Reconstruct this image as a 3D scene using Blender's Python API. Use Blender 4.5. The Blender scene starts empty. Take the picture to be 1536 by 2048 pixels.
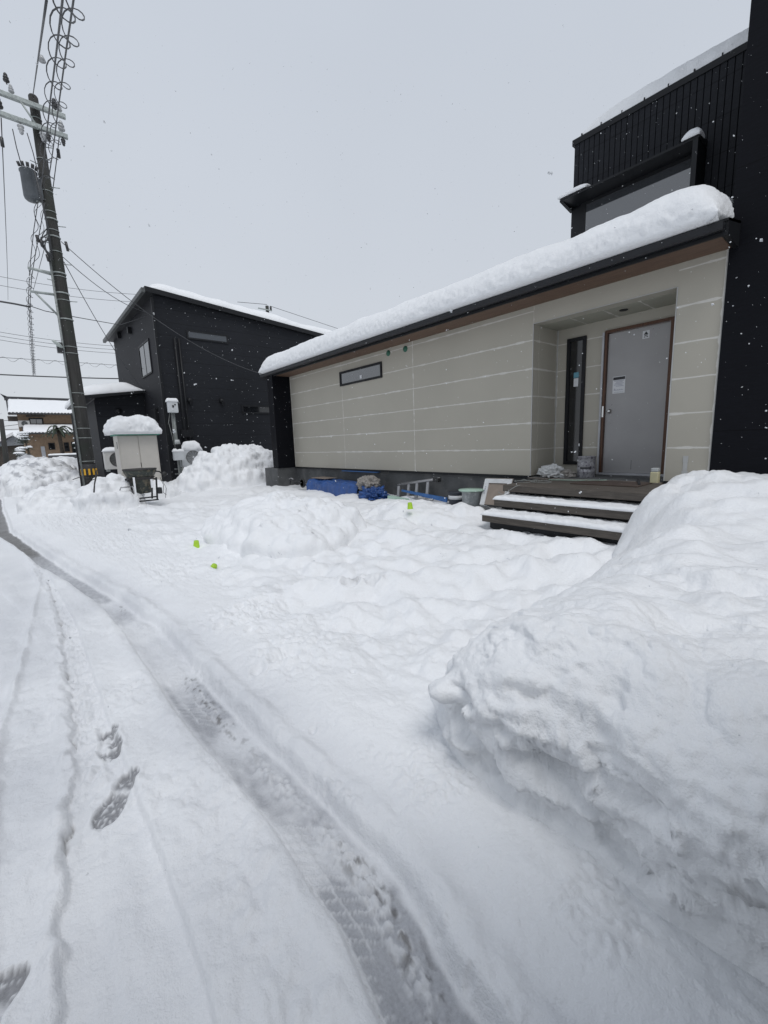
import bpy, bmesh, math, random
import numpy as np
from mathutils import Vector, Matrix
random.seed(7)
C = bpy.context.scene
COL = C.collection
R = math.radians

# ------------------------------------------------------------------ camera
H = 1.5
F, PITCH, ROLL, YAW = 843.69, R(9.288), R(-2.0348), R(40.365)
fw = np.array([math.sin(YAW)*math.cos(PITCH), math.cos(YAW)*math.cos(PITCH), -math.sin(PITCH)])
_r = np.array([math.cos(YAW), -math.sin(YAW), 0.0])
_u = np.cross(_r, fw)
rt = _r*math.cos(ROLL) + _u*math.sin(ROLL)
up = -_r*math.sin(ROLL) + _u*math.cos(ROLL)
cam_d = bpy.data.cameras.new('camera')
cam = bpy.data.objects.new('camera', cam_d)
COL.objects.link(cam)
cam.matrix_world = Matrix(((rt[0], up[0], -fw[0], 0), (rt[1], up[1], -fw[1], 0), (rt[2], up[2], -fw[2], H), (0, 0, 0, 1)))
cam_d.sensor_fit = 'VERTICAL'
cam_d.sensor_height = 36.0
cam_d.lens = F*36.0/2048.0
cam_d.clip_end = 3000
cam_d.clip_start = 0.03
C.camera = cam

def ray(px, py): return fw + rt*(px-768)/F - up*(py-1024)/F
CP = np.array([0, 0, H])
def onx(px, py, x): d = ray(px, py); return CP + d*x/d[0]
def ony(px, py, y): d = ray(px, py); return CP + d*y/d[1]
def onz(px, py, z): d = ray(px, py); return CP + d*(z-H)/d[2]

# ------------------------------------------------------------------ world and sun (overcast)
SUN_EL, SUN_AZ = R(64), R(196)      # azimuth measured from +y toward +x
w = bpy.data.worlds.new('World'); C.world = w; w.use_nodes = True
nt = w.node_tree; nt.nodes.clear()
out = nt.nodes.new('ShaderNodeOutputWorld'); bg = nt.nodes.new('ShaderNodeBackground')
sky = nt.nodes.new('ShaderNodeTexSky'); sky.sky_type = 'NISHITA'; sky.sun_disc = False
sky.sun_elevation = SUN_EL; sky.sun_rotation = SUN_AZ; sky.air_density = 1.0; sky.dust_density = 2.0
tc = nt.nodes.new('ShaderNodeTexCoord'); sep = nt.nodes.new('ShaderNodeSeparateXYZ')
nt.links.new(tc.outputs['Generated'], sep.inputs[0])
ramp = nt.nodes.new('ShaderNodeValToRGB')
nt.links.new(sep.outputs['Z'], ramp.inputs[0])
e = ramp.color_ramp.elements
e[0].position = 0.0; e[0].color = (6.0, 6.28, 6.65, 1)
e[1].position = 1.0; e[1].color = (5.35, 5.85, 6.65, 1)
m = ramp.color_ramp.elements.new(0.35); m.color = (5.65, 6.02, 6.58, 1)
nz = nt.nodes.new('ShaderNodeTexNoise'); nz.inputs['Scale'].default_value = 1.3; nz.inputs['Detail'].default_value = 3
nt.links.new(tc.outputs['Generated'], nz.inputs['Vector'])
mr = nt.nodes.new('ShaderNodeMapRange'); mr.inputs[1].default_value = .3; mr.inputs[2].default_value = .7; mr.inputs[3].default_value = .97; mr.inputs[4].default_value = 1.03
nt.links.new(nz.outputs[0], mr.inputs[0])
mul = nt.nodes.new('ShaderNodeMixRGB'); mul.blend_type = 'MULTIPLY'; mul.inputs[0].default_value = 1
nt.links.new(ramp.outputs[0], mul.inputs[1]); nt.links.new(mr.outputs[0], mul.inputs[2])
mix = nt.nodes.new('ShaderNodeMixRGB'); mix.inputs[0].default_value = .94      # thick cloud over the clear sky
nt.links.new(sky.outputs[0], mix.inputs[1]); nt.links.new(mul.outputs[0], mix.inputs[2])
nt.links.new(mix.outputs[0], bg.inputs['Color']); bg.inputs['Strength'].default_value = 0.1
nt.links.new(bg.outputs[0], out.inputs[0])
sl = bpy.data.lights.new('sun', 'SUN'); sl.energy = 1.3; sl.angle = R(26); sl.color = (1, .985, .965)
so = bpy.data.objects.new('sun', sl); COL.objects.link(so)
sd = Vector((math.sin(SUN_AZ)*math.cos(SUN_EL), math.cos(SUN_AZ)*math.cos(SUN_EL), math.sin(SUN_EL)))
so.rotation_euler = sd.to_track_quat('Z', 'Y').to_euler(); so.location = (0, 0, 30)
C.view_settings.view_transform = 'Standard'; C.view_settings.look = 'None'
C.view_settings.exposure = 0.13; C.view_settings.gamma = 1
C.cycles.max_bounces = 6; C.cycles.diffuse_bounces = 3; C.cycles.glossy_bounces = 3
C.cycles.use_denoising = True

# ------------------------------------------------------------------ numpy noise
_rng = np.random.RandomState(11)
PERM = _rng.permutation(512)
PERM = np.concatenate([PERM, PERM, PERM]).astype(np.int64)
_g = _rng.normal(size=(512, 3)); GRAD = _g/np.linalg.norm(_g, axis=1)[:, None]
def _h(i, j, k): return PERM[(PERM[(PERM[i & 511] + j) & 511] + k) & 511]
def perlin(x, y, z):
    x, y, z = np.broadcast_arrays(x, y, z)
    xi = np.floor(x).astype(np.int64); yi = np.floor(y).astype(np.int64); zi = np.floor(z).astype(np.int64)
    xf, yf, zf = x-xi, y-yi, z-zi
    u, v, t = [q*q*q*(q*(q*6-15)+10) for q in (xf, yf, zf)]
    res = 0
    for a in (0, 1):
        for b in (0, 1):
            for c in (0, 1):
                g = GRAD[_h(xi+a, yi+b, zi+c)]
                d = g[..., 0]*(xf-a) + g[..., 1]*(yf-b) + g[..., 2]*(zf-c)
                res = res + d*(u if a else 1-u)*(v if b else 1-v)*(t if c else 1-t)
    return res*1.6
def fbm(x, y, z, o=4, gain=.5):
    s = 0; a = 1; f = 1
    for i in range(o):
        s = s + a*perlin(x*f+i*17.3, y*f-i*9.1, z*f+i*5.7); a *= gain; f *= 2.03
    return s
def billow(x, y, z, o=3):
    s = 0; a = 1; f = 1
    for i in range(o):
        s = s + a*(np.abs(perlin(x*f+i*7.7, y*f+3.1*i, z*f))*2-0.5); a *= .5; f *= 2.1
    return s
def worley(x, y, z):
    x, y, z = np.broadcast_arrays(x, y, z)
    xi = np.floor(x).astype(np.int64); yi = np.floor(y).astype(np.int64); zi = np.floor(z).astype(np.int64)
    f1 = np.full(x.shape, 9.0); f2 = np.full(x.shape, 9.0)
    for a in (-1, 0, 1):
        for b in (-1, 0, 1):
            for c in (-1, 0, 1):
                g = GRAD[_h(xi+a, yi+b, zi+c)]*.45+.5
                d = np.sqrt((xi+a+g[..., 0]-x)**2 + (yi+b+g[..., 1]-y)**2 + (zi+c+g[..., 2]-z)**2)
                f2 = np.minimum(f2, np.maximum(f1, d)); f1 = np.minimum(f1, d)
    return f1, f2
def ss(a, b, x):
    t = np.clip((x-a)/(b-a), 0, 1); return t*t*(3-2*t)

# ------------------------------------------------------------------ materials
MATS = {}
def mat(name, col, rough=.6, metal=0, spec=.5, var=.12, vscale=6, bump=0, bscale=40, stretch=None, alt=None, altscale=3, coat=0):
    if name in MATS: return MATS[name]
    m = bpy.data.materials.new(name); m.use_nodes = True; n = m.node_tree; l = n.links
    b = n.nodes['Principled BSDF']; MATS[name] = m
    b.inputs['Roughness'].default_value = rough; b.inputs['Metallic'].default_value = metal
    b.inputs['Specular IOR Level'].default_value = spec; b.inputs['Coat Weight'].default_value = coat
    t = n.nodes.new('ShaderNodeTexCoord'); mp = n.nodes.new('ShaderNodeMapping'); l.new(t.outputs['Object'], mp.inputs[0])
    if stretch: mp.inputs['Scale'].default_value = stretch
    no = n.nodes.new('ShaderNodeTexNoise'); no.inputs['Scale'].default_value = vscale; no.inputs['Detail'].default_value = 5
    l.new(mp.outputs[0], no.inputs['Vector'])
    r = n.nodes.new('ShaderNodeMapRange'); r.inputs[1].default_value = .3; r.inputs[2].default_value = .7
    r.inputs[3].default_value = 1-var; r.inputs[4].default_value = 1+var; l.new(no.outputs[0], r.inputs[0])
    x = n.nodes.new('ShaderNodeMixRGB'); x.blend_type = 'MULTIPLY'; x.inputs[0].default_value = 1
    x.inputs[1].default_value = (*col, 1); l.new(r.outputs[0], x.inputs[2]); last = x.outputs[0]
    if alt:
        n2 = n.nodes.new('ShaderNodeTexNoise'); n2.inputs['Scale'].default_value = altscale; n2.inputs['Detail'].default_value = 6
        l.new(t.outputs['Object'], n2.inputs['Vector'])
        r2 = n.nodes.new('ShaderNodeMapRange'); r2.inputs[1].default_value = .5; r2.inputs[2].default_value = .65; l.new(n2.outputs[0], r2.inputs[0])
        x2 = n.nodes.new('ShaderNodeMixRGB'); l.new(r2.outputs[0], x2.inputs[0]); l.new(last, x2.inputs[1]); x2.inputs[2].default_value = (*alt, 1); last = x2.outputs[0]
    l.new(last, b.inputs['Base Color'])
    if bump:
        n3 = n.nodes.new('ShaderNodeTexNoise'); n3.inputs['Scale'].default_value = bscale; n3.inputs['Detail'].default_value = 6
        l.new(mp.outputs[0], n3.inputs['Vector'])
        bp = n.nodes.new('ShaderNodeBump'); bp.inputs['Strength'].default_value = bump; bp.inputs['Distance'].default_value = .01
        l.new(n3.outputs[0], bp.inputs['Height']); l.new(bp.outputs[0], b.inputs['Normal'])
    return m

def snow_mat(name, attr=False, b1=.25):
    m = bpy.data.materials.new(name); m.use_nodes = True; n = m.node_tree; l = n.links
    b = n.nodes['Principled BSDF']; MATS[name] = m
    b.inputs['Roughness'].default_value = .62; b.inputs['Specular IOR Level'].default_value = .35
    b.inputs['Sheen Weight'].default_value = .30; b.inputs['Sheen Roughness'].default_value = .45
    t = n.nodes.new('ShaderNodeTexCoord')
    base = (.805, .815, .83)
    no = n.nodes.new('ShaderNodeTexNoise'); no.inputs['Scale'].default_value = 1.7; no.inputs['Detail'].default_value = 6
    l.new(t.outputs['Object'], no.inputs['Vector'])
    cr = n.nodes.new('ShaderNodeMixRGB'); l.new(no.outputs[0], cr.inputs[0])
    cr.inputs[1].default_value = (base[0]*.955, base[1]*.96, base[2]*.965, 1); cr.inputs[2].default_value = (base[0]*1.03, base[1]*1.03, base[2]*1.03, 1)
    last = cr.outputs[0]
    # bump: three scales of grain
    hs = []
    for sc, wt in ((14, .9), (55, .55), (170, .30)):
        q = n.nodes.new('ShaderNodeTexNoise'); q.inputs['Scale'].default_value = sc; q.inputs['Detail'].default_value = 4; l.new(t.outputs['Object'], q.inputs['Vector'])
        k = n.nodes.new('ShaderNodeMath'); k.operation = 'MULTIPLY'; k.inputs[1].default_value = wt; l.new(q.outputs[0], k.inputs[0]); hs.append(k)
    a1 = n.nodes.new('ShaderNodeMath'); l.new(hs[0].outputs[0], a1.inputs[0]); l.new(hs[1].outputs[0], a1.inputs[1])
    a2 = n.nodes.new('ShaderNodeMath'); l.new(a1.outputs[0], a2.inputs[0]); l.new(hs[2].outputs[0], a2.inputs[1])
    bp = n.nodes.new('ShaderNodeBump'); bp.inputs['Strength'].default_value = b1; bp.inputs['Distance'].default_value = .02
    l.new(a2.outputs[0], bp.inputs['Height']); l.new(bp.outputs[0], b.inputs['Normal'])
    if attr:
        PACK_SHADE = 1
        at = n.nodes.new('ShaderNodeAttribute'); at.attribute_name = 'wear_shade'
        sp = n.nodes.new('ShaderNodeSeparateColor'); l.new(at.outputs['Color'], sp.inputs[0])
        n4 = n.nodes.new('ShaderNodeTexNoise'); n4.inputs['Scale'].default_value = 90; n4.inputs['Detail'].default_value = 5; l.new(t.outputs['Object'], n4.inputs['Vector'])
        ice = n.nodes.new('ShaderNodeMixRGB'); l.new(n4.outputs[0], ice.inputs[0]); ice.inputs[1].default_value = (.20, .205, .225, 1); ice.inputs[2].default_value = (.42, .435, .47, 1)
        x0 = n.nodes.new('ShaderNodeMixRGB'); l.new(sp.outputs[2], x0.inputs[0]); l.new(last, x0.inputs[1]); x0.inputs[2].default_value = (.60, .615, .645, 1)  # blue channel: packed snow tint that also carries painted foreground shade
        x1 = n.nodes.new('ShaderNodeMixRGB'); l.new(sp.outputs[0], x1.inputs[0]); l.new(x0.outputs[0], x1.inputs[1]); l.new(ice.outputs[0], x1.inputs[2])
        mud = n.nodes.new('ShaderNodeMixRGB'); l.new(n4.outputs[0], mud.inputs[0]); mud.inputs[1].default_value = (.03, .027, .025, 1); mud.inputs[2].default_value = (.13, .12, .11, 1)
        x2 = n.nodes.new('ShaderNodeMixRGB'); l.new(sp.outputs[1], x2.inputs[0]); l.new(x1.outputs[0], x2.inputs[1]); l.new(mud.outputs[0], x2.inputs[2])
        last = x2.outputs[0]
        rr = n.nodes.new('ShaderNodeMath'); rr.operation = 'MAXIMUM'; l.new(sp.outputs[0], rr.inputs[0]); l.new(sp.outputs[1], rr.inputs[1])
        ro = n.nodes.new('ShaderNodeMapRange'); l.new(rr.outputs[0], ro.inputs[0]); ro.inputs[3].default_value = .62; ro.inputs[4].default_value = .38; l.new(ro.outputs[0], b.inputs['Roughness'])
    l.new(last, b.inputs['Base Color'])
    return m
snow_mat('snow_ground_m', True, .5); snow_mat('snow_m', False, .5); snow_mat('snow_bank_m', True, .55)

# siding with puttied joints
def siding_mat(name, axis, vj, wpatch=.012, z0=.84, col=(.415, .393, .338)):
    m = bpy.data.materials.new(name); m.use_nodes = True; n = m.node_tree; l = n.links; MATS[name] = m
    b = n.nodes['Principled BSDF']; b.inputs['Roughness'].default_value = .75; b.inputs['Specular IOR Level'].default_value = .3
    t = n.nodes.new('ShaderNodeTexCoord'); s = n.nodes.new('ShaderNodeSeparateXYZ'); l.new(t.outputs['Object'], s.inputs[0])
    def M(op, a, bb=None, c=None):
        k = n.nodes.new('ShaderNodeMath'); k.operation = op
        for i, v in enumerate((a, bb, c)):
            if v is None: continue
            if isinstance(v, (int, float)): k.inputs[i].default_value = v
            else: l.new(v, k.inputs[i])
        return k.outputs[0]
    def N(sc, det=3, dist=0, stretch=None):
        q = n.nodes.new('ShaderNodeTexNoise'); q.inputs['Scale'].default_value = sc; q.inputs['Detail'].default_value = det; q.inputs['Distortion'].default_value = dist
        if stretch:
            mp = n.nodes.new('ShaderNodeMapping'); mp.inputs['Scale'].default_value = stretch; l.new(t.outputs['Object'], mp.inputs[0]); l.new(mp.outputs[0], q.inputs['Vector'])
        else: l.new(t.outputs['Object'], q.inputs['Vector'])
        return q.outputs[0]
    zz = M('ADD', s.outputs['Z'], M('MULTIPLY', M('SUBTRACT', N(2.5), .5), .02))
    fr = M('ABSOLUTE', M('SUBTRACT', M('WRAP', M('SUBTRACT', zz, z0-.2275), .455, 0.0), .2275))
    hw = M('MAXIMUM', M('MULTIPLY', M('SUBTRACT', N(3.2, 5), .40), .085), .0085)
    hj = M('LESS_THAN', fr, M('MINIMUM', hw, .019))
    hj = M('MULTIPLY', hj, M('GREATER_THAN', s.outputs['Z'], z0+.1))
    mask = hj
    cc = s.outputs[axis]
    for v in vj:
        d = M('ABSOLUTE', M('SUBTRACT', M('ADD', cc, M('MULTIPLY', M('SUBTRACT', N(4), .5), .012)), v))
        vw = M('MAXIMUM', M('MULTIPLY', M('SUBTRACT', N(6.3, 4), .40), .07), .0045)
        mask = M('MAXIMUM', mask, M('LESS_THAN', d, vw))
    soft = M('MULTIPLY', mask, M('ADD', .38, M('MULTIPLY', N(9, 5), .5)))
    nc = n.nodes.new('ShaderNodeMixRGB'); l.new(N(1.1, 5), nc.inputs[0]); nc.inputs[1].default_value = (*[c*.93 for c in col], 1); nc.inputs[2].default_value = (*[c*1.07 for c in col], 1)
    x = n.nodes.new('ShaderNodeMixRGB'); l.new(soft, x.inputs[0]); l.new(nc.outputs[0], x.inputs[1]); x.inputs[2].default_value = (.70, .69, .66, 1)
    l.new(x.outputs[0], b.inputs['Base Color'])
    bp = n.nodes.new('ShaderNodeBump'); bp.inputs['Strength'].default_value = .35; bp.inputs['Distance'].default_value = .003
    l.new(M('ADD', mask, M('MULTIPLY', N(120, 3), .25)), bp.inputs['Height']); l.new(bp.outputs[0], b.inputs['Normal'])
    return m
siding_mat('siding_front', 'Y', (6.85, 9.555, 12.33))
siding_mat('siding_pillar', 'Y', (1.95, 1.44))
siding_mat('siding_lintel', 'Y', (3.98,), z0=9.0)
siding_mat('siding_side', 'X', (6.86, 7.59))
siding_mat('siding_back', 'Y', (3.955,))
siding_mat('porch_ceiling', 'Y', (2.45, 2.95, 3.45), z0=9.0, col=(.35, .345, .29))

def dark_siding(name, col, hstep=.455, vs=None, spec=.22):
    """dark cladding, horizontal board joints and a fine grain"""
    m = bpy.data.materials.new(name); m.use_nodes = True; n = m.node_tree; l = n.links; MATS[name] = m
    b = n.nodes['Principled BSDF']; b.inputs['Roughness'].default_value = .6; b.inputs['Specular IOR Level'].default_value = spec
    t = n.nodes.new('ShaderNodeTexCoord'); s = n.nodes.new('ShaderNodeSeparateXYZ'); l.new(t.outputs['Object'], s.inputs[0])
    mp = n.nodes.new('ShaderNodeMapping'); mp.inputs['Scale'].default_value = (3, 3, 30) if vs is None else vs; l.new(t.outputs['Object'], mp.inputs[0])
    q = n.nodes.new('ShaderNodeTexNoise'); q.inputs['Scale'].default_value = 2.2; q.inputs['Detail'].default_value = 5; l.new(mp.outputs[0], q.inputs['Vector'])
    q2 = n.nodes.new('ShaderNodeTexNoise'); q2.inputs['Scale'].default_value = .5; q2.inputs['Detail'].default_value = 4; l.new(t.outputs['Object'], q2.inputs['Vector'])
    def M(op, a, bb=None, c=None):
        k = n.nodes.new('ShaderNodeMath'); k.operation = op
        for i, v in enumerate((a, bb, c)):
            if v is None: continue
            if isinstance(v, (int, float)): k.inputs[i].default_value = v
            else: l.new(v, k.inputs[i])
        return k.outputs[0]
    v = M('ADD', .30, M('MULTIPLY', M('ADD', q.outputs[0], q2.outputs[0]), .7))
    jt = M('LESS_THAN', M('ABSOLUTE', M('SUBTRACT', M('WRAP', s.outputs['Z'], hstep, 0.0), hstep/2)), .006)
    v = M('MULTIPLY', v, M('SUBTRACT', 1, M('MULTIPLY', jt, .5)))
    x = n.nodes.new('ShaderNodeMixRGB'); x.blend_type = 'MULTIPLY'; x.inputs[0].default_value = 1; x.inputs[1].default_value = (*col, 1); l.new(v, x.inputs[2])
    l.new(x.outputs[0], b.inputs['Base Color'])
    bp = n.nodes.new('ShaderNodeBump'); bp.inputs['Strength'].default_value = .4; bp.inputs['Distance'].default_value = .004
    l.new(M('SUBTRACT', q.outputs[0], M('MULTIPLY', jt, 1.5)), bp.inputs['Height']); l.new(bp.outputs[0], b.inputs['Normal'])
    return m
dark_siding('black_cladding', (.019, .0205, .0245), spec=.12)
dark_siding('charcoal_cladding', (.017, .0175, .021), .91, spec=.15)
dark_siding('black_wall_panel', (.0045, .005, .0075), 3.0, spec=.12)
mat('black_metal', (.008, .009, .011), .5, .0, .3, .15)
mat('black_gutter', (.009, .010, .013), .42, .0, .4, .2)
mat('soffit_wood', (.135, .082, .056), .6, var=.25, vscale=5, stretch=(12, .8, 12), bump=.2)
mat('concrete', (.085, .088, .090), .85, var=.22, vscale=3, bump=.25, bscale=60, alt=(.12, .122, .122), altscale=2.2)
mat('deck_wood', (.075, .064, .054), .7, var=.3, vscale=8, stretch=(6, .6, 6), bump=.3)
mat('deck_board', (.20, .175, .155), .7, var=.25, vscale=6, stretch=(1, 5, 1), bump=.2)
mat('brown_sheet', (.06, .042, .034), .7, var=.25, vscale=6)
mat('riser_black', (.02, .021, .024), .7, var=.2)
mat('door_grey', (.325, .32, .322), .5, var=.06, vscale=2, bump=.05)
mat('door_jamb_brown', (.085, .038, .02), .6, var=.3, vscale=10, stretch=(8, 8, .7))
mat('door_trim', (.40, .41, .43), .5, var=.1)
mat('chrome', (.6, .6, .6), .25, 1.0, var=.05)
mat('white_paper', (.62, .63, .65), .7, var=.05)
mat('print_black', (.03, .03, .035), .7, var=.05)
mat('print_grey', (.33, .34, .40), .7, var=.1)
mat('print_teal', (.12, .30, .38), .7, var=.1)
mat('glass_dark', (.010, .011, .013), .08, 0, .8, .05)
mat('glass_sky', (.03, .034, .04), .04, 0, .5, .05)
MATS['glass_sky'].node_tree.nodes['Principled BSDF'].inputs['IOR'].default_value = 2.5
mat('glass_mid', (.04, .048, .058), .08, 0, .5, .05)
MATS['glass_mid'].node_tree.nodes['Principled BSDF'].inputs['IOR'].default_value = 1.75
mat('green_tape', (.03, .13, .085), .6, var=.15)
mat('tarp_blue', (.022, .075, .25), .42, var=.2, vscale=9, bump=.5, bscale=14)
mat('board_blue', (.03, .12, .33), .5, var=.15)
mat('cardboard', (.22, .18, .15), .8, var=.12, vscale=8)
mat('sandbag', (.30, .28, .26), .9, var=.15, vscale=20, bump=.7, bscale=160)
mat('white_bag', (.52, .53, .53), .6, var=.15, vscale=14, bump=.4)
mat('alu', (.36, .36, .37), .45, .7, var=.15)
mat('frame_board', (.62, .63, .64), .7, var=.1)
mat('ply', (.26, .215, .18), .75, var=.12)
mat('can_metal', (.34, .34, .36), .5, .2, var=.3, vscale=30, alt=(.12, .11, .14), altscale=22)
mat('pail_grey', (.27, .29, .30), .6, var=.2, alt=(.4, .42, .43), altscale=15)
mat('pail_black', (.03, .035, .05), .5, var=.15)
mat('lid_green', (.40, .55, .46), .6, var=.1)
mat('yellow_tub', (.60, .56, .36), .45, var=.1)
mat('clear_tub', (.45, .47, .47), .3, var=.1)
mat('cable_green', (.12, .22, .17), .6, var=.3)
mat('cable_grey', (.22, .23, .22), .6, var=.2)
mat('tape_white', (.43, .435, .43), .6, var=.08)
mat('lime_cup', (.36, .58, .03), .45, var=.06)
mat('cabinet_beige', (.50, .475, .435), .45, var=.05, vscale=3)
mat('cabinet_green', (.03, .27, .19), .45, var=.08)
mat('mixer_green', (.035, .042, .036), .55, var=.35, vscale=18, alt=(.17, .145, .10), altscale=9)
mat('rusty_dark', (.03, .028, .027), .6, var=.4, vscale=30)
mat('ac_beige', (.48, .475, .46), .5, var=.06)
mat('ac_grille', (.10, .10, .10), .5, var=.2)
mat('ac_grille_light', (.22, .225, .23), .5, var=.2)
mat('meter_white', (.55, .57, .59), .45, var=.06)
mat('galvanised', (.20, .215, .21), .5, .3, var=.25, vscale=20)
mat('roof_edge_grey', (.075, .08, .08), .5, var=.15)
mat('arm_steel', (.34, .37, .36), .5, .2, var=.2, vscale=20)
mat('pole_concrete', (.036, .035, .033), .85, var=.3, vscale=5, stretch=(6, 6, .5), bump=.3, alt=(.030, .034, .028), altscale=2)
mat('wire_black', (.05, .052, .056), .5, var=.1)
mat('insulator', (.40, .41, .42), .3, var=.1)
mat('insulator_black', (.03, .03, .032), .4, var=.1)
mat('transformer_grey', (.085, .095, .105), .45, var=.15, vscale=6)
mat('warn_yellow', (.6, .33, .02), .6, var=.1)
mat('lamp_glass', (.42, .46, .44), .4, var=.05)
mat('tan_wall', (.235, .165, .11), .85, var=.15, vscale=4, bump=.2)
mat('tile_black', (.045, .046, .05), .5, var=.3, vscale=12)
mat('timber_dark', (.06, .05, .042), .7, var=.3)
mat('stone_wall', (.07, .072, .075), .9, var=.4, vscale=14, bump=.5, bscale=20)
mat('palm_green', (.045, .06, .04), .7, var=.4, vscale=20)
mat('palm_bark', (.05, .04, .03), .9, var=.3)
mat('leaf_dark', (.035, .05, .035), .8, var=.5, vscale=20)
mat('grey_house', (.20, .215, .235), .7, var=.1)
mat('rubber', (.02, .02, .02), .6)
mat('flake', (.68, .70, .72), .8, var=.02)

# ------------------------------------------------------------------ mesh helpers
def tag(o, label=None, cat=None, group=None, kind=None):
    if label: o['label'] = label
    if cat: o['category'] = cat
    if group: o['group'] = group
    if kind: o['kind'] = kind
    return o
def empty(name, loc, label, cat, group=None, rz=0):
    o = bpy.data.objects.new(name, None); COL.objects.link(o); o.location = loc; o.rotation_euler[2] = rz
    o.empty_display_size = .1
    return tag(o, label, cat, group)
class MB:
    def __init__(s): s.v = []; s.f = []; s.sm = []
    def add(s, vs, fs, smooth=False):
        k = len(s.v); s.v += [tuple(map(float, q)) for q in vs]; s.f += [tuple(i+k for i in f) for f in fs]; s.sm += [smooth]*len(fs); return s
    def box(s, x0, x1, y0, y1, z0, z1, M=None):
        vs = [(x, y, z) for x in (x0, x1) for y in (y0, y1) for z in (z0, z1)]
        if M is not None: vs = [tuple(M @ Vector(v)) for v in vs]
        return s.add(vs, [(0, 1, 3, 2), (4, 6, 7, 5), (0, 4, 5, 1), (2, 3, 7, 6), (0, 2, 6, 4), (1, 5, 7, 3)])
    def prism(s, poly, off):
        n = len(poly); off = Vector(off); a = [Vector(p) for p in poly]
        return s.add(a+[p+off for p in a], [tuple(range(n)), tuple(range(2*n-1, n-1, -1))]+[(i, i+n, (i+1) % n+n, (i+1) % n) for i in range(n)])
    def tube(s, pts, r, n=8, caps=True, smooth=True):
        pts = [Vector(p) for p in pts]; rs = r if isinstance(r, (list, tuple)) else [r]*len(pts)
        ring = []; prev = None
        for i, p in enumerate(pts):
            t = (pts[min(i+1, len(pts)-1)]-pts[max(i-1, 0)]).normalized()
            if prev is None:
                a = Vector((0, 0, 1)) if abs(t.z) < .9 else Vector((1, 0, 0)); u = t.cross(a).normalized()
            else:
                u = (prev-t*prev.dot(t)); u = u.normalized() if u.length > 1e-6 else t.orthogonal().normalized()
            prev = u; v = t.cross(u)
            ring += [p+(u*math.cos(2*math.pi*k/n)+v*math.sin(2*math.pi*k/n))*rs[i] for k in range(n)]
        fs = [(i*n+k, i*n+(k+1) % n, (i+1)*n+(k+1) % n, (i+1)*n+k) for i in range(len(pts)-1) for k in range(n)]
        if caps: fs += [tuple(range(n-1, -1, -1)), tuple(range((len(pts)-1)*n, len(pts)*n))]
        return s.add(ring, fs, smooth)
    def lathe(s, prof, c=(0, 0, 0), n=24, axis='Z', M=None):
        vs = []
        for r, h in prof:
            for k in range(n):
                a = 2*math.pi*k/n; x, y = r*math.cos(a), r*math.sin(a)
                p = {'Z': (x, y, h), 'Y': (x, h, y), 'X': (h, x, y)}[axis]
                p = Vector(p)
                if M is not None: p = M @ p
                vs.append(p+Vector(c))
        fs = [(i*n+k, i*n+(k+1) % n, (i+1)*n+(k+1) % n, (i+1)*n+k) for i in range(len(prof)-1) for k in range(n)]
        if prof[0][0] > 1e-6: fs.append(tuple(range(n-1, -1, -1)))
        if prof[-1][0] > 1e-6: fs.append(tuple(range((len(prof)-1)*n, len(prof)*n)))
        return s.add(vs, fs, True)
    def build(s, name, m, parent=None, bevel=0, label=None):
        me = bpy.data.meshes.new(name); me.from_pydata(s.v, [], s.f); me.validate()
        if len(me.polygons) == len(s.sm): me.polygons.foreach_set('use_smooth', s.sm)
        bm = bmesh.new(); bm.from_mesh(me); bmesh.ops.recalc_face_normals(bm, faces=bm.faces); bm.to_mesh(me); bm.free()
        me.materials.append(MATS[m] if isinstance(m, str) else m); me.update()
        o = bpy.data.objects.new(name, me); COL.objects.link(o)
        if parent is not None:
            o.parent = parent; o.matrix_parent_inverse = Matrix.Translation(-Vector(parent.location)) if parent.rotation_euler[2] == 0 else Matrix.Identity(4)
        if bevel:
            b = o.modifiers.new('bevel', 'BEVEL'); b.width = bevel; b.segments = 2; b.limit_method = 'ANGLE'; b.angle_limit = R(40)
            b.harden_normals = False
        if label: o['label'] = label
        return o
# NOTE: parts built in world coordinates under an Empty with rz == 0 keep their world place through the parent inverse.

def grid_obj(name, P, m, wear_shade=None, smooth=True, parent=None):
    """P: (nu, nv, 3) array"""
    nu, nv = P.shape[:2]
    me = bpy.data.meshes.new(name)
    idx = np.arange(nu*nv).reshape(nu, nv)
    q = np.stack([idx[:-1, :-1], idx[1:, :-1], idx[1:, 1:], idx[:-1, 1:]], -1).reshape(-1, 4)
    me.vertices.add(nu*nv); me.vertices.foreach_set('co', P.reshape(-1).astype(np.float32))
    me.loops.add(q.size); me.loops.foreach_set('vertex_index', q.reshape(-1).astype(np.int32))
    me.polygons.add(len(q)); me.polygons.foreach_set('loop_start', np.arange(0, q.size, 4, dtype=np.int32))
    me.polygons.foreach_set('loop_total', np.full(len(q), 4, dtype=np.int32))
    me.polygons.foreach_set('use_smooth', np.full(len(q), smooth))
    me.update(calc_edges=True)
    if wear_shade is not None:
        a = me.color_attributes.new('wear_shade', 'FLOAT_COLOR', 'POINT')
        a.data.foreach_set('color', wear_shade.reshape(-1).astype(np.float32))
    me.materials.append(MATS[m]); me.validate()
    o = bpy.data.objects.new(name, me); COL.objects.link(o)
    if parent is not None: o.parent = parent; o.matrix_parent_inverse = Matrix.Translation(-Vector(parent.location))
    return o
def grid_normals(P):
    du = np.gradient(P, axis=0); dv = np.gradient(P, axis=1)
    n = np.cross(du, dv); return n/np.maximum(np.linalg.norm(n, axis=2, keepdims=True), 1e-9)

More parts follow.
